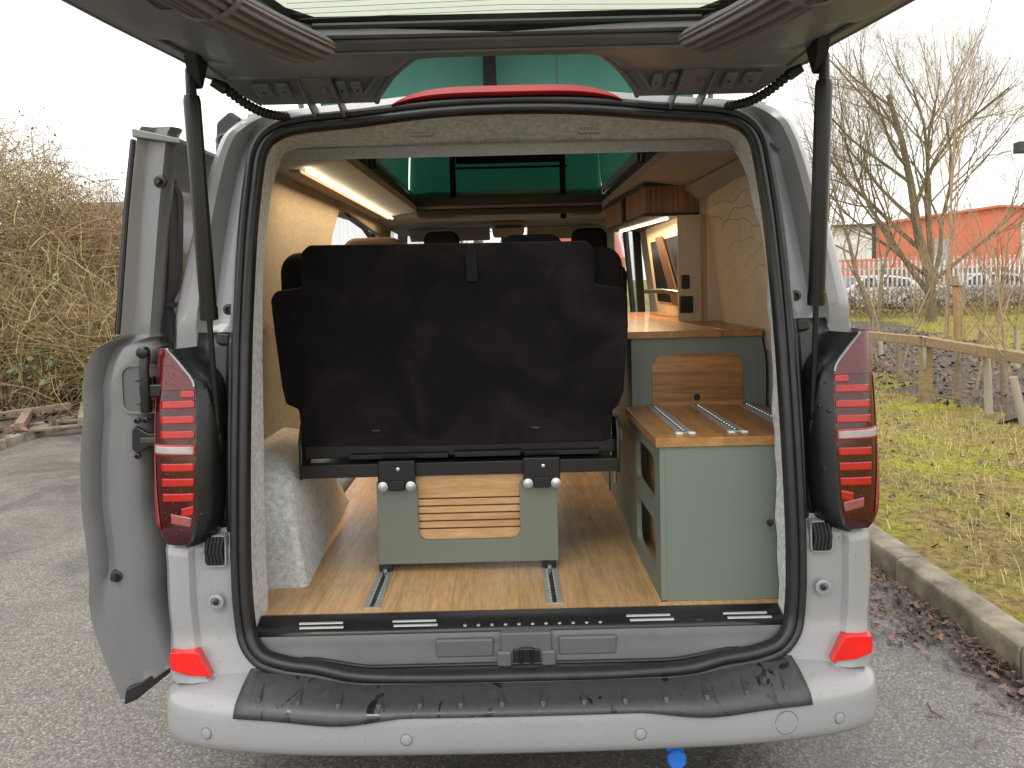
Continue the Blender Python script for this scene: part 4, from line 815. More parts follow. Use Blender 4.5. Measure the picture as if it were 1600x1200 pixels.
# hinge recess and roller arm
rr_ = rrect(-1.105, -.99, 1.205, 1.345, .03, 5, lambda x, z: (x, .055, z)); ii_ = rrect(-1.098, -.985, 1.212, 1.338, .026, 5, lambda x, z: (x, .055, z))
MB().ring(rr_, ii_, (0, .012, 0)).build('recess_rim', 'van_paint_shaded', door, bevel=.005, seg=3)
MB().prism(rrect(-1.10, -.985, 1.21, 1.34, .026, 5, lambda x, z: (x, .0595, z)), rrect(-1.10, -.985, 1.21, 1.34, .026, 5, lambda x, z: (x, .064, z))).build('recess', 'grey_plastic', door)
ra = MB().tube([(-1.018, .03, 1.375), (-1.018, .02, 1.33), (-1.016, .02, 1.27), (-1.022, .03, 1.215)], [.014, .013, .013, .016], 10).build('roller_bracket', 'black_metal', door)
MB().box(-1.035, -.93, .018, .05, 1.255, 1.292).build('roller_arm', 'black_metal', ra, bevel=.006); MB().lathe((-1.018, .03, 1.38), (0, -1, 0), [(.016, 0), (.016, .02), (.01, .024)], 14).build('roller_pin', 'black_metal', ra)
for z in (1.30, 1.235): MB().prism([(-1.055, .03, z), (-1.0, .03, z + .012), (-1.0, .03, z - .012)], [(-1.055, .05, z), (-1.0, .05, z + .012), (-1.0, .05, z - .012)]).build('roller_tab', 'black_metal', ra, bevel=.003)
lt = MB().prism([(-1.075, .048, 1.160), (-1.065, .048, 1.172), (-1.03, .048, 1.150), (-.98, .048, 1.150), (-.98, .048, 1.112), (-1.03, .048, 1.112), (-1.062, .048, 1.092), (-1.078, .048, 1.105)], [(-1.075, .062, 1.160), (-1.065, .062, 1.172), (-1.03, .062, 1.150), (-.98, .062, 1.150), (-.98, .062, 1.112), (-1.03, .062, 1.112), (-1.062, .062, 1.092), (-1.078, .062, 1.105)]).build('door_latch', 'black_metal', door, bevel=.004)
MB().box(-1.05, -.99, .04, .05, 1.122, 1.14).build('latch_slot', 'dark_trim', lt, bevel=.004)
for x, z in ((-1.062, 1.185), (-1.038, 1.186), (-1.066, 1.085)): MB().lathe((x, .062, z), (0, -1, 0), [(.0085, 0), (.0085, .008), (.005, .01), (.003, .006)], 12).build('screw', 'black_metal', lt)
MB().prism([(-1.138, .048, .368), (-1.105, .055, .378), (-.955, .10, .488), (-.955, .10, .515), (-1.09, .058, .428), (-1.128, .046, .415)], [(-1.138, .10, .368), (-1.105, .12, .378), (-.955, .20, .488), (-.955, .20, .515), (-1.09, .12, .428), (-1.128, .10, .415)]).build('lower_seal', 'rubber', door, bevel=.004)
# ================================================================== inside the van: linings (parts of the van)
FZ = .60
fp_ = [(-.90, .08), (.92, .08), (.92, 3.2), (-.78, 3.2), (-.78, 1.30), (-.90, 1.30)]
fl = MB().prism([(x, y, FZ - .03) for x, y in fp_], [(x, y, FZ) for x, y in fp_]).build('cabin_floor', 'floor_oak', VAN)
for x in (-.435, .105):
    rl = MB().box(x - .024, x + .024, .125, 2.3, FZ, FZ + .004).build('floor_rail', 'alu', fl); MB().box(x - .006, x + .006, .127, 2.3, FZ + .0042, FZ + .0052).build('rail_slot', 'socket', rl)
    for k in range(13):
        for e in (-.0095, .0095): MB().lathe((x + e, .14 + .022 * k, FZ + .004), (0, 0, 1), [(.0035, 0), (.003, .002)], 6).build('rail_stud', 'steel', rl)
A_ = [(.748, .565), (.749, .8), (.748, 1.1), (.746, 1.4), (.744, 1.65), (.736, 1.87), (.712, 1.965), (.655, 2.010), (.55, 2.026), (.4, 2.037), (.25, 2.053), (0, 2.066)]
B_ = [(.745, .59), (.746, .8), (.748, 1.1), (.754, 1.4), (.758, 1.65), (.756, 1.87), (.735, 1.955), (.68, 1.986), (.5, 1.985), (.4, 1.982), (.25, 1.985), (0, 1.988)]
C_ = [(.92, .59), (.92, .8), (.925, 1.1), (.92, 1.4), (.88, 1.65), (.84, 1.81), (.82, 1.94), (.70, 1.99), (.52, 2.03), (.4, 2.05), (.25, 2.05), (0, 2.05)]
fr_ = spline([a + b_ + c for a, b_, c in zip(A_, B_, C_)], 5); rows = []; rowsR = []
for p, side_ in [(p, s) for s in (0, 1) for p in fr_]:
    ya = yr(p[1]); dy = (.15 if side_ == 0 else .085) + (.07 if side_ == 0 else .135) * sm(1.55, 2.02, p[1]); r_ = []
    for t in (0, .15, .35, .6, .82, .94, 1): r_.append((p[0] + (p[2] - p[0]) * t ** 1.5, ya - .002 + dy * t, p[1] + (p[3] - p[1]) * t ** 1.3))
    r_.append((p[2] + .01, ya + dy + .012, p[3] + .005)); r_.append((p[4], ya + dy + .03, p[5])); (rows if side_ == 0 else rowsR).append(r_)
random.seed(3)
rag = [[(x + (0.006 * math.sin(z * 31) * math.sin(z * 11 + 1) * (1 if 3 < k < 7 else 0)), y, z) for k, (x, y, z) in enumerate(r_)] for r_ in rowsR]
MB().grid(rag + [[(-x, y, z) for x, y, z in r_] for r_ in rows[-2::-1]]).build('frame_lining', 'felt', VAN, angle=60)
for px, py in ((658, 206), (921, 201)):
    p = at(px, py, Y=.366); g = MB().box(p.x - .035, p.x + .035, .350, .385, p.z - .014, p.z + .012).build('light_grille', 'light_plastic', VAN, bevel=.003)
    for k in range(6): MB().box(p.x - .03 + .0105 * k, p.x - .024 + .0105 * k, .3465, .352, p.z - .010, p.z + .008).build('grille_slat', 'felt_grey', g)
MB().bar((-.13, .425, 1.985), (.10, .425, 1.985), .03, .012).build('header_handle', 'felt_grey', VAN, bevel=.004)
MB().lathe((.733, .10, .835), (-1, -.5, 0), [(.010, 0), (.010, .006), (.006, .008)], 12).build('fixing_plug', 'socket', VAN)
# ceiling with the big roof aperture
out_ = dens([(-.85, .40, 1.955), (.85, .40, 1.955), (.85, 2.95, 1.955), (-.85, 2.95, 1.955)], 8); inn = dens([(-.57, .485, 1.99), (.57, .485, 1.99), (.60, 2.70, 2.0), (-.56, 2.70, 2.0)], 8)
MB().ring(out_, inn, (0, 0, .035)).build('ceiling_lining', 'felt_grey', VAN)
MB().ring(dens([(-.61, .52, 2.03), (.61, .52, 2.03), (.63, 2.80, 2.03), (-.60, 2.80, 2.03)], 3), dens([(-.58, .54, 2.03), (.58, .54, 2.03), (.61, 2.68, 2.03), (-.57, 2.68, 2.03)], 3), (0, 0, .05)).build('aperture_frame', 'dark_trim', VAN)
MB().box(-.56, .60, 2.685, 2.93, 1.968, 2.012).build('aperture_trim', 'dark_trim', VAN, bevel=.012)
# left wall, doorway and wheel arch
wx = lambda z: float(np.interp(z, [.6, 1.25, 1.96], [-.925, -.925, -.825]))
zs = np.linspace(.6, 1.99, 15)
DW = lambda z: 1.60 + .16 * sm(1.80, 1.95, z) ** 2
MB().grid([[(wx(z) + .006 * math.sin(6 * z + 3 * t), .27 + (DW(z) - .27) * t, z) for z in zs] for t in np.linspace(0, 1, 12)]).build('wall_lining', 'felt_warmlit', VAN)
MB().grid([[(wx(z), y, z) for z in np.linspace(1.935 - .06 * (y - 1.8), 1.995, 4)] for y in np.linspace(1.58, 3.05, 8)]).build('door_header', 'felt_warmlit', VAN, solid=.03)
MB().grid([[(wx(z) - .01, y, z) for z in np.linspace(.55, 1.99, 8)] for y in (3.02, 3.3)]).build('door_pillar', 'headliner', VAN, solid=.06)
MB().tube([(wx(z) - .02, DW(z) + .01, z) for z in np.linspace(.55, 1.91, 16)] + [(wx(1.87) - .02, 2.1, 1.92), (wx(1.87) - .02, 2.5, 1.895), (wx(1.8) - .02, 2.88, 1.83), (wx(1.5) - .02, 3.0, 1.5), (wx(1) - .02, 3.0, .6)], .016, 8).build('doorway_seal', 'rubber', VAN)
MB().box(-.93, -.905, 1.58, 1.605, 1.62, 1.74).build('pillar_catch', 'socket', VAN, bevel=.003)
MB().grid([[(-.78, y, .602), (-.84, y, .595), (-.88, y, .55), (-.95, y, .54), (-.97, y, .5)] for y in np.linspace(1.27, 3.1, 6)]).build('door_step', 'grey_plastic', VAN, solid=.006)
MB().box(-.945, -.885, 1.45, 1.85, .5475, .553).build('step_pad', 'rubber', VAN, bevel=.002)
rows = []
for t in np.linspace(0, 1, 21):
    y = .29 + .94 * t; h = .37 * (1 - .25 * max(0, (.06 - t) / .06) ** 2) * (1 - .75 * sm(.72, 1.0, t)); xin = -.685 - .06 * t
    rows.append([(xin + .02, y, FZ - .005), (xin, y, FZ + h * .35), (xin - .012, y, FZ + h * .7), (xin - .035, y, FZ + h * .9), (xin - .075, y, FZ + h), (-.93, y, FZ + h + .02)])
k = 6; mb = MB().grid(rows); o_ = len(mb.v); mb.v.append((-.93, .29, FZ - .005)); mb.f.append(tuple(range(k)) + (o_,)); mb.build('wheel_arch_cover', 'felt', VAN, angle=80, bevel=.03, seg=4)
# right wall of engraved ply
PX = lambda z: float(np.interp(z, [.6, 1.3, 1.95], [.925, .925, .845]))
pp = [(.27, 1.28), (.27, 1.90), (.40, 1.925), (1.16, 1.895), (1.215, 1.87), (1.23, 1.82), (1.23, 1.28)]
ply = MB().prism([(PX(z), y, z) for y, z in pp], [(PX(z) + .009, y, z) for y, z in pp]).build('ply_wall_panel', 'ply', VAN)
MB().grid([[(PX(z) + .012, y, z) for z in np.linspace(.6, 1.99, 8)] for y in (.27, 1.5, 2.9)]).build('wall_lining', 'felt_grey', VAN)
MB().grid([[(x, y, z) for y in (.27, 2.9)] for x, z in ((.86, 1.90), (.80, 1.955))]).build('ceiling_cove', 'felt_grey', VAN)
random.seed(42)
def contour(y0, z0, y1, z1, amp, ph, fr, n=40):
    pts = []
    for i in range(n):
        t = i / (n - 1); y = y0 + (y1 - y0) * t; z = z0 + (z1 - z0) * t + amp * math.sin(ph + fr * t) + amp * .45 * math.sin(ph * 2 + fr * 2.3 * t)
        if .30 < y < 1.20 and 1.36 < z < 1.88: pts.append((PX(z) - .0008, y, z))
    if len(pts) > 3: MB().tube(pts, .0012, 4).build('contour_line', 'engraved', ply)
for a in ((.3, 1.80, .62, 1.84, .02, 0, 5), (.3, 1.74, 1.05, 1.76, .018, 1, 9), (.3, 1.69, 1.0, 1.66, .022, 2, 8), (.3, 1.60, .75, 1.62, .02, .5, 6), (.3, 1.53, 1.05, 1.50, .03, 1.4, 8), (.3, 1.47, .95, 1.53, .02, 2.5, 9), (.3, 1.42, .9, 1.40, .03, .2, 7), (.45, 1.38, 1.05, 1.44, .03, 3, 6), (.50, 1.86, 1.1, 1.84, .012, 0, 8), (.35, 1.78, 1.15, 1.80, .02, 2, 11), (.55, 1.64, 1.15, 1.56, .03, 1, 7), (.6, 1.56, 1.15, 1.47, .03, .4, 6)): contour(*a)
def loopc(yc, zc, a, b_, ph):
    MB().tube([(PX(zc + b_ * math.sin(t) * (1 + .2 * math.sin(3 * t + ph))) - .0008, yc + a * math.cos(t) * (1 + .22 * math.sin(2 * t + ph)), zc + b_ * math.sin(t) * (1 + .2 * math.sin(3 * t + ph))) for t in np.linspace(0, 6.28, 40)], .0013, 4).build('contour_line', 'engraved', ply)
for k in (1, 1.6, 2.3): loopc(.62, 1.44, .035 * k, .028 * k, .6); 
for k in (1, 1.9): loopc(.40, 1.60, .025 * k, .02 * k, 1.6)
# rear sill: black tread plate, grey trim with latch
PS = .57 + .0
tp = MB().grid([[(x, .082, .604), (x, .072, .606), (x * 1.004, .05, .590), (x * 1.008, .018, .586), (x * 1.012, .006, .578)] for x in np.linspace(-.742, .742, 9)]).build('sill_plate', 'sill_metal', VAN, solid=.004)
for x in (-.565, -.30, .365, .64):
    for y, e in ((.052, .0), (.030, .006)): MB().tube([(x - .062 + e, y, .5905 - (.052 - y) * .12), (x + .062 + e, y, .5905 - (.052 - y) * .12)], .0055, 8).build('slot', 'alu', tp)
for k in range(11):
    x = -.155 + .038 * k; MB().tube([(x, .058, .592), (x, .024, .589)], .0035, 6).build('plate_rib', 'sill_metal', tp); MB().lathe((x, .024, .588), (0, 0, 1), [(.0055, 0), (.0045, .0035)], 10).build('rib_end', 'alu', tp)
MB().lathe((.505, .036, .588), (0, 0, 1), [(.016, 0), (.015, .003)], 18).build('plate_hole', 'socket', tp)
def sillz(x): return .0 if abs(x) < .40 else .028 * sm(.40, .60, abs(x))
rows = [[(x, .010, .580), (x, .004, .574), (x, .000, .556), (x, -.006, .53 + .3 * sillz(x)), (x, -.012, .512 + .6 * sillz(x)), (x, -.014, .494 + sillz(x)), (x, -.014, .474 + sillz(x) * .7)] for x in np.linspace(-.738, .738, 41)]
stm = MB().grid(rows).build('sill_trim', 'grey_plastic', VAN, angle=60)
for x0, x1 in ((-.235, -.075), (.105, .265)): MB().box(x0, x1, -.014, .006, .515, .566).build('trim_recess', 'grey_plastic', stm, bevel=.006)
MB().tube([(x, -.018, .498 + sillz(x)) for x in np.linspace(-.60, .60, 41)], .005, 8).build('trim_lip', 'black_plastic', stm)
lk = MB().box(-.055, .085, -.020, .02, .500, .584).build('lock_housing', 'grey_plastic', stm, bevel=.006); MB().box(-.022, .052, -.026, -.018, .503, .540).build('lock_mouth', 'socket', stm, bevel=.003)
[MB().box(q, q + .04, -.028, -.010, .492, .535).build('lock_shoulder', 'grey_plastic', stm, bevel=.006) for q in (-.066, .056)]
MB().tube([(.0, -.032, .505), (.0, -.032, .545), (.03, -.032, .545), (.03, -.032, .505)], .005, 8).build('latch', 'black_metal', stm)
# cab: headliner, visors, console, dashboard, door trims
MB().grid([[(x, y, z - .05 * (abs(x) / .8) ** 3) for x in np.linspace(-.82, .82, 9)] for y, z in ((2.74, 2.01), (2.9, 1.985), (3.3, 1.99), (3.7, 1.985), (3.84, 1.97))]).build('cab_headliner', 'headliner', VAN, solid=.01)
for x0, x1 in ((-.72, -.12), (.16, .74)): MB().bar(((x0 + x1) / 2, 3.52, 1.95), ((x0 + x1) / 2, 3.68, 1.872), x1 - x0, .022).build('sun_visor', 'headliner', VAN, bevel=.009)
cs = MB().box(-.10, .13, 3.35, 3.75, 1.885, 1.985).build('roof_console', 'headliner', VAN, bevel=.02); MB().box(-.08, .11, 3.34, 3.351, 1.93, 1.95).build('console_switches', 'socket', cs)
MB().box(-.04, .12, 3.76, 3.82, 1.80, 1.90).build('interior_mirror', 'socket', VAN, bevel=.015)
MB().grid([[(x, 3.75, .7), (x, 3.72, 1.05), (x, 3.80, 1.22), (x, 4.35, 1.24)] for x in np.linspace(-.92, .92, 5)]).build('dashboard', 'black_plastic', VAN)
for s in (-1, 1):
    MB().grid([[(s * .93, 3.2, z), (s * .93, 4.2, z)] for z in (.6, 1.22)]).build('cab_door_trim', 'black_plastic', VAN, solid=.03)
    MB().bar((s * .95, 3.13, .6), (s * .88, 3.13, 1.98), .035, .05).build('cab_pillar', 'dark_trim', VAN); MB().bar((s * .935, 3.55, 1.22), (s * .87, 3.52, 1.95), .03, .03).build('window_divider', 'rubber', VAN)
# LED strip on the left
led = MB().box(-.7135, -.7025, .64, 2.66, 1.955, 1.9635).build('light_strip', 'led', VAN, bevel=.002); MB().box(-.765, -.728, .62, 2.68, 1.950, 1.961).build('strip_channel', 'engraved', led)
def strip_light(name, loc, length, energy, par, tilt=0, col=(1, .70, .38)):
    l = bpy.data.lights.new(name, 'AREA'); l.shape = 'RECTANGLE'; l.size = .008; l.size_y = length; l.energy = energy; l.color = col; l.spread = R(170)
    o = bpy.data.objects.new(name, l); COL.objects.link(o); o.location = loc; o.rotation_euler = (0, tilt, 0); o.parent = par; return o
strip_light('strip_lamp', (-.708, 1.65, 1.953), 2.0, 6.5, VAN, R(-6))

# ================================================================== bench seat
BN = thing('bench_seat', (-.165, .45, FZ), label='sliding bench seat with dark suede backrest and sage green base', category='seat')
bk = [(482, 383), (700, 380), (915, 376), (926, 384), (929, 443), (972, 450), (981, 462), (982, 510), (975, 612), (966, 636), (958, 640), (955, 684), (945, 690), (700, 697), (490, 699), (472, 694), (466, 640), (446, 632), (440, 606), (428, 520), (422, 468), (430, 455), (470, 449), (470, 394)]
BY = lambda py: .36 + .07 * (700 - py) / 320
fr = [at(x, y, Y=BY(y)) for x, y in bk]
bf = MB().prism(fr, [p + Vector((0, .13, .0)) for p in fr]).build('backrest', 'suede', BN, bevel=.022, seg=4)
MB().prism([at(x, y, Y=BY(y) - .003) for x, y in ((726, 390), (744, 390), (747, 440), (729, 440))], [at(x, y, Y=BY(y) - .010) for x, y in ((726, 390), (744, 390), (747, 440), (729, 440))]).build('strap', 'seat_cloth', BN, bevel=.003)
for px, py in ((588, 673), (837, 668)): p = at(px, py, Y=BY(py) - .004); MB().box(p.x - .014, p.x + .014, p.y - .004, p.y + .01, p.z - .004, p.z + .004).build('fabric_slot', 'socket', BN, bevel=.002)
# seat backs in front of it
for px0, px1, py0, py1, Y in ((442, 720, 388, 600, .66), (726, 974, 384, 600, .66)):
    a, b_ = at(px0, py1, Y=Y), at(px1, py0, Y=Y); MB().prism(rrect(a.x, b_.x, a.z, b_.z, .07, 5, lambda x, z: (x, Y, z)), rrect(a.x, b_.x, a.z, b_.z, .07, 5, lambda x, z: (x, Y + .16, z))).build('seat_back', 'seat_cloth', BN, bevel=.03, seg=3)
for px0, px1, py0, m_ in ((540, 632, 371, 'seat_brown'), (782, 878, 366, 'seat_cloth')):
    a, b_ = at(px0, 430, Y=.78), at(px1, py0, Y=.78); MB().prism(rrect(a.x, b_.x, a.z, b_.z, .05, 5, lambda x, z: (x, .72, z)), rrect(a.x, b_.x, a.z, b_.z, .05, 5, lambda x, z: (x, .86, z))).build('headrest', m_, BN, bevel=.025, seg=3)
MB().box(-.68, .32, .52, 1.15, .98, 1.10).build('seat_cushion', 'seat_cloth', BN, bevel=.03, seg=3)
# steel frame
p0, p1 = at(462, 726, Y=.40), at(965, 715, Y=.40); zf = .945
MB().box(-.70, .335, .385, .425, zf - .022, zf + .022).build('frame_bar', 'black_metal', BN, bevel=.003)
MB().box(-.70, .335, .44, .50, zf + .03, zf + .075).build('frame_bar', 'black_metal', BN, bevel=.004); MB().box(-.55, -.22, .42, .44, zf + .028, zf + .046).box(-.20, .02, .415, .44, zf + .03, zf + .05).box(.03, .28, .42, .44, zf + .028, zf + .046).build('frame_lock', 'black_metal', BN, bevel=.003)
for x in (-.71, .333):
    MB().prism([(x, .40, zf - .03), (x, .40, zf + .10), (x, .43, zf + .15), (x, .50, zf + .15), (x, .52, zf - .03)], [(x + .012, .40, zf - .03), (x + .012, .40, zf + .10), (x + .012, .43, zf + .15), (x + .012, .50, zf + .15), (x + .012, .52, zf - .03)]).build('frame_end', 'black_metal', BN, bevel=.004)
MB().box(-.69, .325, .43, 1.15, zf - .02, zf + .01).build('seat_pan', 'black_metal', BN)
for x in (-.385, .085):
    br = MB().box(x - .060, x + .060, .365, .386, zf - .042, zf + .034).build('hinge_bracket', 'black_metal', BN, bevel=.004); MB().box(x - .026, x + .026, .355, .40, zf - .062, zf - .028).build('clamp', 'black_metal', br, bevel=.003)
    for e in (-.045, .045): MB().lathe((x + e, .366, zf - .048), (0, -1, 0), [(.016, 0), (.016, .006), (.011, .007), (.010, .015), (.006, .016)], 14).build('bolt', 'steel', br)
    MB().lathe((x + .005, .366, zf + .008), (0, -1, 0), [(.006, 0), (.006, .004), (.003, .005)], 10).build('bolt', 'steel', br)
# sage U-shaped front panel with ply slats behind
bx0, bx1, bz0, bz1 = -.455, .135, .632, .905; nx0, nx1, nz0 = -.322, .012, .708; rr_ = .028
U = [(bx0, bz0), (bx1, bz0), (bx1, bz1)]
for a in range(0, 91, 18): U.append((nx1 + .022 - .022 * math.sin(R(a)) if False else nx1 + .022 * (1 - math.sin(R(a))), bz1 - .022 * (1 - math.cos(R(a)))))
for a in range(0, 91, 18): U.append((nx1 - rr_ + rr_ * math.cos(R(a)), nz0 + rr_ - rr_ * math.sin(R(a))))
for a in range(0, 91, 18): U.append((nx0 + rr_ - rr_ * math.sin(R(a)), nz0 + rr_ - rr_ * math.cos(R(a))))
for a in range(0, 91, 18): U.append((nx0 - .022 * (1 - math.cos(R(a))), bz1 - .022 * (1 - math.sin(R(a)))))
U.append((bx0, bz1))
MB().prism([(x, .385, z) for x, z in U], [(x, .403, z) for x, z in U]).build('base_panel', 'sage', BN, bevel=.002)
for s_x in (bx0 + .002, bx1 - .020): MB().box(s_x, s_x + .018, .404, .86, bz0 + .002, bz1 + .02).build('base_side', 'sage', BN)
zt = .93; zz = [.93, .842, .817, .792, .767, .742, .69]
for i in range(6): MB().box(nx0 - .04, nx1 + .04, .4045, .4125, zz[i + 1] + .0026, zz[i] - .0026).build('slat', 'ply_slat', BN, bevel=.001)
MB().box(nx0 - .05, nx1 + .05, .414, .418, .68, .95).build('slat_backing', 'walnut', BN)
for x in (-.435, .105): MB().box(x - .022, x + .022, .392, .46, FZ + .006, bz0 + .01).build('foot', 'black_metal', BN, bevel=.003); MB().lathe((x, .385, FZ + .006), (0, 0, 1), [(.008, 0), (.008, .012), (.005, .014)], 10).build('foot_bolt', 'steel', BN)
# ================================================================== storage box and kitchen unit
SB = thing('storage_box', (.66, .4, FZ), label='low sage green storage box with oak lid nearest the rear sill', category='cabinet')
x0, x1, y0, y1, z1 = .418, .90, .122, .672, 1.058
MB().box(x0 + .016, x1, y0, y0 + .016, FZ, z1).build('rear_panel', 'sage', SB, bevel=.0015)
def hole_panel(zA, zB, za, zb, ya, yb):
    n_ = 4; inn = rrect(ya, yb, za, zb, .035, n_, lambda y, z: (x0, y, z)); cy, cz = (y0 + y1) / 2, (zA + zB) / 2; outp = []
    for (_, y, z) in inn:
        dy, dz = y - (ya + yb) / 2, z - (za + zb) / 2; ay, az = ((y1 - (ya + yb) / 2) if dy > 0 else ((ya + yb) / 2 - y0)), ((zB - (za + zb) / 2) if dz > 0 else ((za + zb) / 2 - zA))
        k = min(ay / abs(dy) if dy else 9e9, az / abs(dz) if dz else 9e9); outp.append((x0, (ya + yb) / 2 + dy * k, (za + zb) / 2 + dz * k))
    # put the plate's corners exactly
    cor = [(y1, zB), (y0, zB), (y0, zA), (y1, zA)]
    for i, (cy_, cz_) in enumerate(cor): outp[i * 5 + 2] = (x0, cy_, cz_)
    MB().ring(outp, inn, (.016, 0, 0)).build('side_panel', 'sage', SB)
hole_panel(FZ, .838, .655, .812, .20, .52); hole_panel(.8385, z1, .872, 1.012, .20, .52)
MB().box(x0 + .06, x0 + .068, y0 + .02, y1, FZ, z1 - .004).build('inner_panel', 'ply_slat', SB)
MB().box(x0 + .017, x1, y1 - .016, y1, FZ, z1).build('back_panel', 'sage', SB)
lid = MB().box(x0 - .012, x1, y0 - .008, y1 - .001, z1 + .001, z1 + .028).build('lid', 'oak_top', SB, bevel=.002)
for x in (.505, .66, .835):
    rl = MB().box(x - .024, x + .024, y0 + .055, y1 - .01, z1 + .028, z1 + .033).build('rail', 'alu', lid, bevel=.001)
    MB().box(x - .006, x + .006, y0 + .057, y1 - .012, z1 + .0332, z1 + .0345).build('rail_slot', 'dark_trim', lid)
    for k in range(17): MB().lathe((x, y0 + .075 + .027 * k, z1 + .0345), (0, 0, 1), [(.006, 0), (.005, .0025)], 8).build('rail_stud', 'steel', lid)
    for e in (-.019, .019): MB().box(x + e - .010, x + e + .010, y0 + .038, y0 + .056, z1 + .028, z1 + .034).build('rail_end', 'white_label', lid, bevel=.002)
KU = thing('kitchen_unit', (.68, 1.4, FZ), label='tall sage green kitchen unit with oak worktop along the right wall', category='cabinet')
kx0, ky0, kz1 = .432, .674, 1.332
kp = [(kx0, FZ), (.92, FZ), (.92, 1.24), (.905, kz1), (kx0, kz1)]
MB().prism([(x, ky0, z) for x, z in kp], [(x, ky0 + .016, z) for x, z in kp]).build('end_panel', 'sage', KU, bevel=.0015)
MB().box(kx0 + .001, kx0 + .017, ky0 + .0165, 2.25, FZ, kz1).build('front_panel', 'sage', KU)
MB().box(kx0 - .004, kx0 + .0005, 1.30, 1.303, FZ, kz1).build('door_gap', 'dark_trim', KU)
wt = MB().prism([(kx0 - .016, ky0 - .012, kz1 + .0005), (.76, ky0 - .012, kz1 + .0005), (.76, 2.27, kz1 + .0005), (kx0 - .016, 2.27, kz1 + .0005)], [(kx0 - .016, ky0 - .012, kz1 + .026), (.76, ky0 - .012, kz1 + .026), (.76, 2.27, kz1 + .026), (kx0 - .016, 2.27, kz1 + .026)]).build('worktop', 'oak_top', KU, bevel=.002)
MB().box(.762, .905, ky0 - .012, 2.27, kz1 + .0005, kz1 + .026).build('worktop', 'oak_top', KU, bevel=.002)
hp = [(.505, 1.02), (.835, 1.02), (.835, 1.235), (.812, 1.268), (.79, 1.275), (.55, 1.275), (.528, 1.268), (.505, 1.235)]
MB().prism([(x, ky0 - .004, z) for x, z in hp], [(x, ky0 + .0005, z) for x, z in hp]).build('hatch', 'oak', KU, bevel=.0015)
MB().lathe((.667, ky0 - .0035, 1.115), (0, -1, 0), [(.012, 0), (.012, .0015)], 18).build('finger_hole', 'socket', KU)
g = MB().box(kx0 - .006, kx0 + .002, .90, .95, .915, .955).build('socket_plate', 'white_label', KU, bevel=.002)
for z in (.70, .735): MB().lathe((kx0 - .001, 1.12, z), (-1, 0, 0), [(.018, 0), (.018, .004), (.013, .004), (.012, .001)], 14).build('vent_ring', 'white_label', KU)
# ply upright with sockets, wall cupboard with sliding door and folded bracket
ux0, ux1 = .738, .90
up_ = MB().box(ux0, ux0 + .10, 1.25, 1.262, kz1 + .027, 1.82).build('upright_panel', 'ply', KU); MB().box(ux0 + .10, ux0 + .118, 1.22, 1.262, kz1 + .027, 1.82).build('upright_edge', 'ply_edge', KU)
MB().prism([(ux0 + .118, 1.218, kz1 + .027), (ux0 + .185, 1.218, kz1 + .027), (ux0 + .135, 1.218, 1.82), (ux0 + .118, 1.218, 1.82)], [(ux0 + .118, 1.26, kz1 + .027), (ux0 + .185, 1.26, kz1 + .027), (ux0 + .135, 1.26, 1.82), (ux0 + .118, 1.26, 1.82)]).build('upright_return', 'ply', KU)
MB().box(ux0 + .012, ux0 + .048, 1.240, 1.2495, 1.50, 1.56).build('socket', 'socket', KU, bevel=.004); MB().box(ux0 + .004, ux0 + .062, 1.238, 1.2495, 1.395, 1.468).build('socket', 'socket', KU, bevel=.004)
cx = .825
MB().prism([(cx + .03, 1.45, kz1 + .027), (cx + .03, 2.3, kz1 + .027), (cx - .03, 2.3, 1.83), (cx - .03, 1.45, 1.83)], [(cx + .04, 1.45, kz1 + .027), (cx + .04, 2.3, kz1 + .027), (cx - .02, 2.3, 1.83), (cx - .02, 1.45, 1.83)]).build('cupboard_front', 'ply', KU)
MB().prism([(cx + .018, 1.50, 1.42), (cx + .018, 2.22, 1.42), (cx - .020, 2.22, 1.75), (cx - .020, 1.50, 1.75)], [(cx + .03, 1.50, 1.42), (cx + .03, 2.22, 1.42), (cx - .005, 2.22, 1.75), (cx - .005, 1.50, 1.75)]).build('cupboard_opening', 'socket', KU)
MB().prism([(cx + .004, 1.62, 1.41), (cx + .004, 1.78, 1.41), (cx - .034, 2.02, 1.765), (cx - .034, 1.86, 1.765)], [(cx + .014, 1.62, 1.41), (cx + .014, 1.78, 1.41), (cx - .026, 2.02, 1.765), (cx - .026, 1.86, 1.765)]).build('cupboard_door', 'walnut', KU)
MB().tube([(cx - .01, 1.42, kz1 + .03), (cx - .01, 1.42, 1.44), (cx - .02, 1.48, 1.475), (cx - .05, 1.75, 1.485), (cx - .10, 1.95, 1.48)], [.022, .018, .014, .012, .012], 8).build('tap', 'black_plastic', KU)
# overhead locker
OL = thing('overhead_locker', (.72, 1.5, 1.82), label='overhead locker with striped wood front and light strip beneath', category='cupboard')
pl = [(.865, 1.40), (.70, 1.40), (.628, 1.40), (.590, 2.45), (.865, 2.45)]
def plan(sx, z): return [((x - (.0 if x > .8 else sx)), y - (sx if y < 1.5 else 0), z) for x, y in pl]
MB().prism(plan(0, 1.845), plan(0, 1.965)).build('front', 'zebra', OL); MB().prism(plan(.010, 1.829), plan(.010, 1.8445)).build('base_board', 'dark_trim', OL, bevel=.002); MB().prism(plan(.008, 1.9655), plan(.008, 1.984)).build('top_board', 'dark_trim', OL, bevel=.002)
MB().bar((.6075, 1.85, 1.905), (.6055, 1.92, 1.905), .012, .116).build('door_gap', 'socket', OL)
l2 = MB().bar((.735, 1.46, 1.823), (.655, 2.32, 1.823), .016, .009).build('light_strip', 'led', OL, bevel=.002)
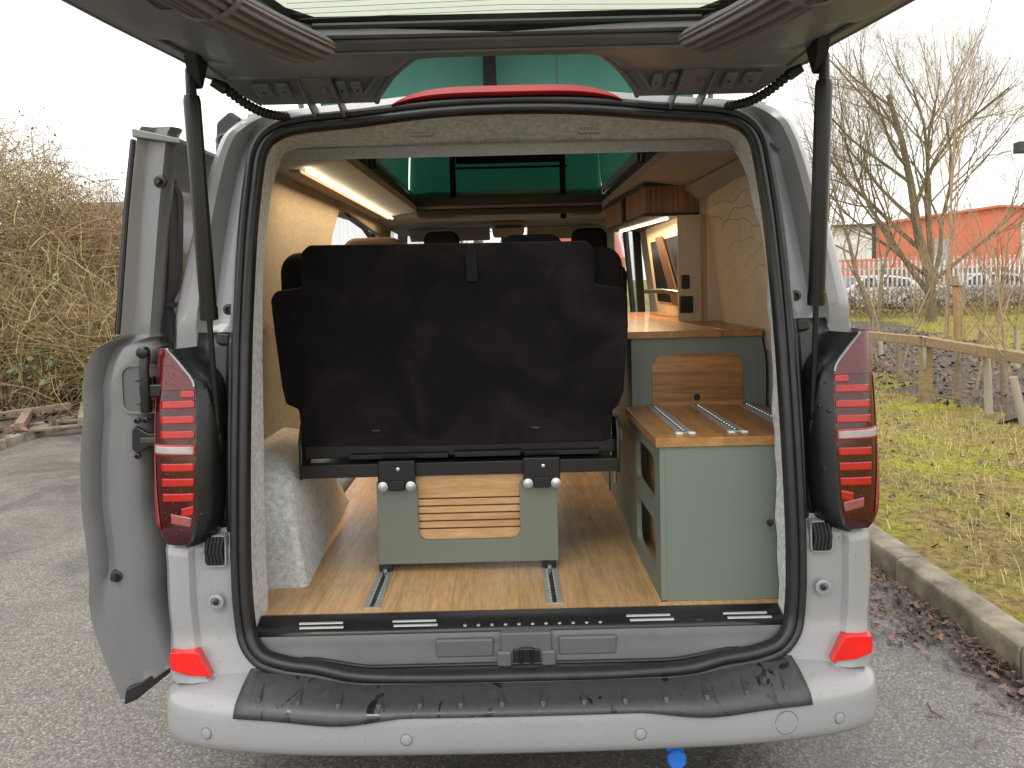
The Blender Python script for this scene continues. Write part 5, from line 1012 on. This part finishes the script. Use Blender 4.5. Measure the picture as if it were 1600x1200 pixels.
o = strip_light('strip_lamp', (.695, 1.89, 1.815), 0.85, 5, OL, R(0)); o.rotation_euler = (0, 0, R(5.3)); o.matrix_parent_inverse = Matrix.Translation(-OL.location)
# ---- front seats
for i, (x, lb) in enumerate(((-.44, 'black front passenger seat headrest seen over the bench, left'), (.56, 'black driver seat headrest seen over the bench, right'))):
    fs = thing('front_seat', (x, 3.2, FZ), label=lb, category='seat', group='front cab seats')
    MB().prism(rrect(x - .25, x + .25, 1.0, 1.66, .09, 5, lambda a, z: (a, 3.1 - .10 * (z - 1), z)), rrect(x - .25, x + .25, 1.0, 1.66, .09, 5, lambda a, z: (a, 3.24 - .10 * (z - 1), z))).build('backrest', 'seat_cloth', fs, bevel=.03, seg=3)
    MB().prism(rrect(x - .12, x + .12, 1.71, 1.90, .06, 5, lambda a, z: (a, 3.05, z)), rrect(x - .12, x + .12, 1.71, 1.90, .06, 5, lambda a, z: (a, 3.15, z))).build('headrest', 'seat_cloth', fs, bevel=.03, seg=3)
    for e in (-.05, .05): MB().tube([(x + e, 3.09, 1.64), (x + e, 3.09, 1.75)], .007, 8).build('headrest_post', 'steel', fs)
    MB().box(x - .25, x + .25, 3.2, 3.7, .95, 1.08).build('cushion', 'seat_cloth', fs, bevel=.03, seg=3); MB().box(x - .2, x + .2, 3.22, 3.6, FZ, .95).build('pedestal', 'black_plastic', fs)
# ---- curtains
def bundle(s, label):
    r_ = thing('tailgate_curtain', (-s * .55, -.65, 2.09), label=label, category='curtain', group='curtains tied back on the tailgate')
    ctl = [(-.435, -.250, 2.100, .030, .010), (-.445, -.275, 2.095, .056, .022), (-.47, -.34, 2.090, .066, .026), (-.515, -.46, 2.088, .066, .027), (-.56, -.60, 2.09, .060, .027), (-.60, -.75, 2.095, .064, .026), (-.64, -.90, 2.10, .066, .026), (-.68, -1.08, 2.105, .05, .02)]
    rows = []
    for c in spline(ctl, 8):
        row = []
        for j in range(96):
            a = 2 * math.pi * j / 96; w_, h = c[3], c[4]; rp = .24 * (abs(math.sin(8 * a + 1.5 * c[1])) * 2 - 1.1) + .08 * math.cos(5 * a + 9 * c[1]); kx, kz = math.cos(a), math.sin(a)
            d = Vector((.93, -.35, 0)); row.append((s * (c[0] + d.x * w_ * kx * (1 + rp * .25)), c[1] + d.y * w_ * kx, c[2] + h * kz * (1 + rp * (1.6 if kz < 0 else .5))))
        rows.append(row)
    mb = MB().grid(rows, closed=True); mb.f.append(tuple(range(96))); mb.build('cloth', 'curtain', r_, angle=70)
    MB().tube([Vector((s * (-.56 + .064 * math.cos(a)), -.60 - .024 * math.cos(a), 2.09 + .031 * math.sin(a))) for a in np.linspace(0, 6.28, 25)], .006, 6).build('tie_band', 'curtain', r_)
    MB().tube([(-s * .44, -.245, 2.115), (-s * .50, -.40, 2.118), (-s * .59, -.75, 2.125), (-s * .68, -1.1, 2.13)], .006, 6).build('curtain_rail', 'alu', r_)
bundle(1, 'grey-mauve pleated curtain tied up under the left of the tailgate'); bundle(-1, 'grey-mauve pleated curtain tied up under the right of the tailgate')
DC = thing('door_curtain', (-1.0, .25, 1.4), label='mauve curtain tied in the middle inside the sliding door window', category='curtain')
rows = []
for i in range(31):
    z = 1.875 - .50 * i / 30; w_ = .040 - .024 * math.exp(-((z - 1.50) / .05) ** 2) - .02 * math.exp(-((z - 1.87) / .03) ** 2) + .012 * (1.87 - z); cxx = -1.005 - .07 * (1.87 - z); row = []
    for j in range(40):
        a = 2 * math.pi * j / 40; row.append((cxx + w_ * math.cos(a) * (1 + .14 * math.cos(9 * a)), .20 + .02 * math.sin(a) * (1 + .3 * math.cos(9 * a + z * 6)), z))
    rows.append(row)
MB().grid(rows, closed=True).build('cloth', 'curtain', DC, angle=70); MB().tube([(-1.017 + .02 * math.cos(a), .20 + .028 * math.sin(a), 1.505) for a in np.linspace(0, 6.28, 17)], .008, 6).build('tie_band', 'curtain', DC)
# ---- blue disc hanging under the bumper
bt = at(1056, 1183, Y=-.06); BT = thing('blue_tag', bt, label='round bright blue cap hanging under the bumper', category='cap')
MB().lathe((bt.x, bt.y, bt.z), (0, -1, .15), [(.022, 0), (.026, .004), (.026, .014), (.022, .018)], 22).build('disc', 'blue_tag', BT); MB().box(bt.x - .028, bt.x + .022, bt.y - .006, bt.y + .008, bt.z + .018, bt.z + .05).build('tab', 'blue_tag', BT, bevel=.004)
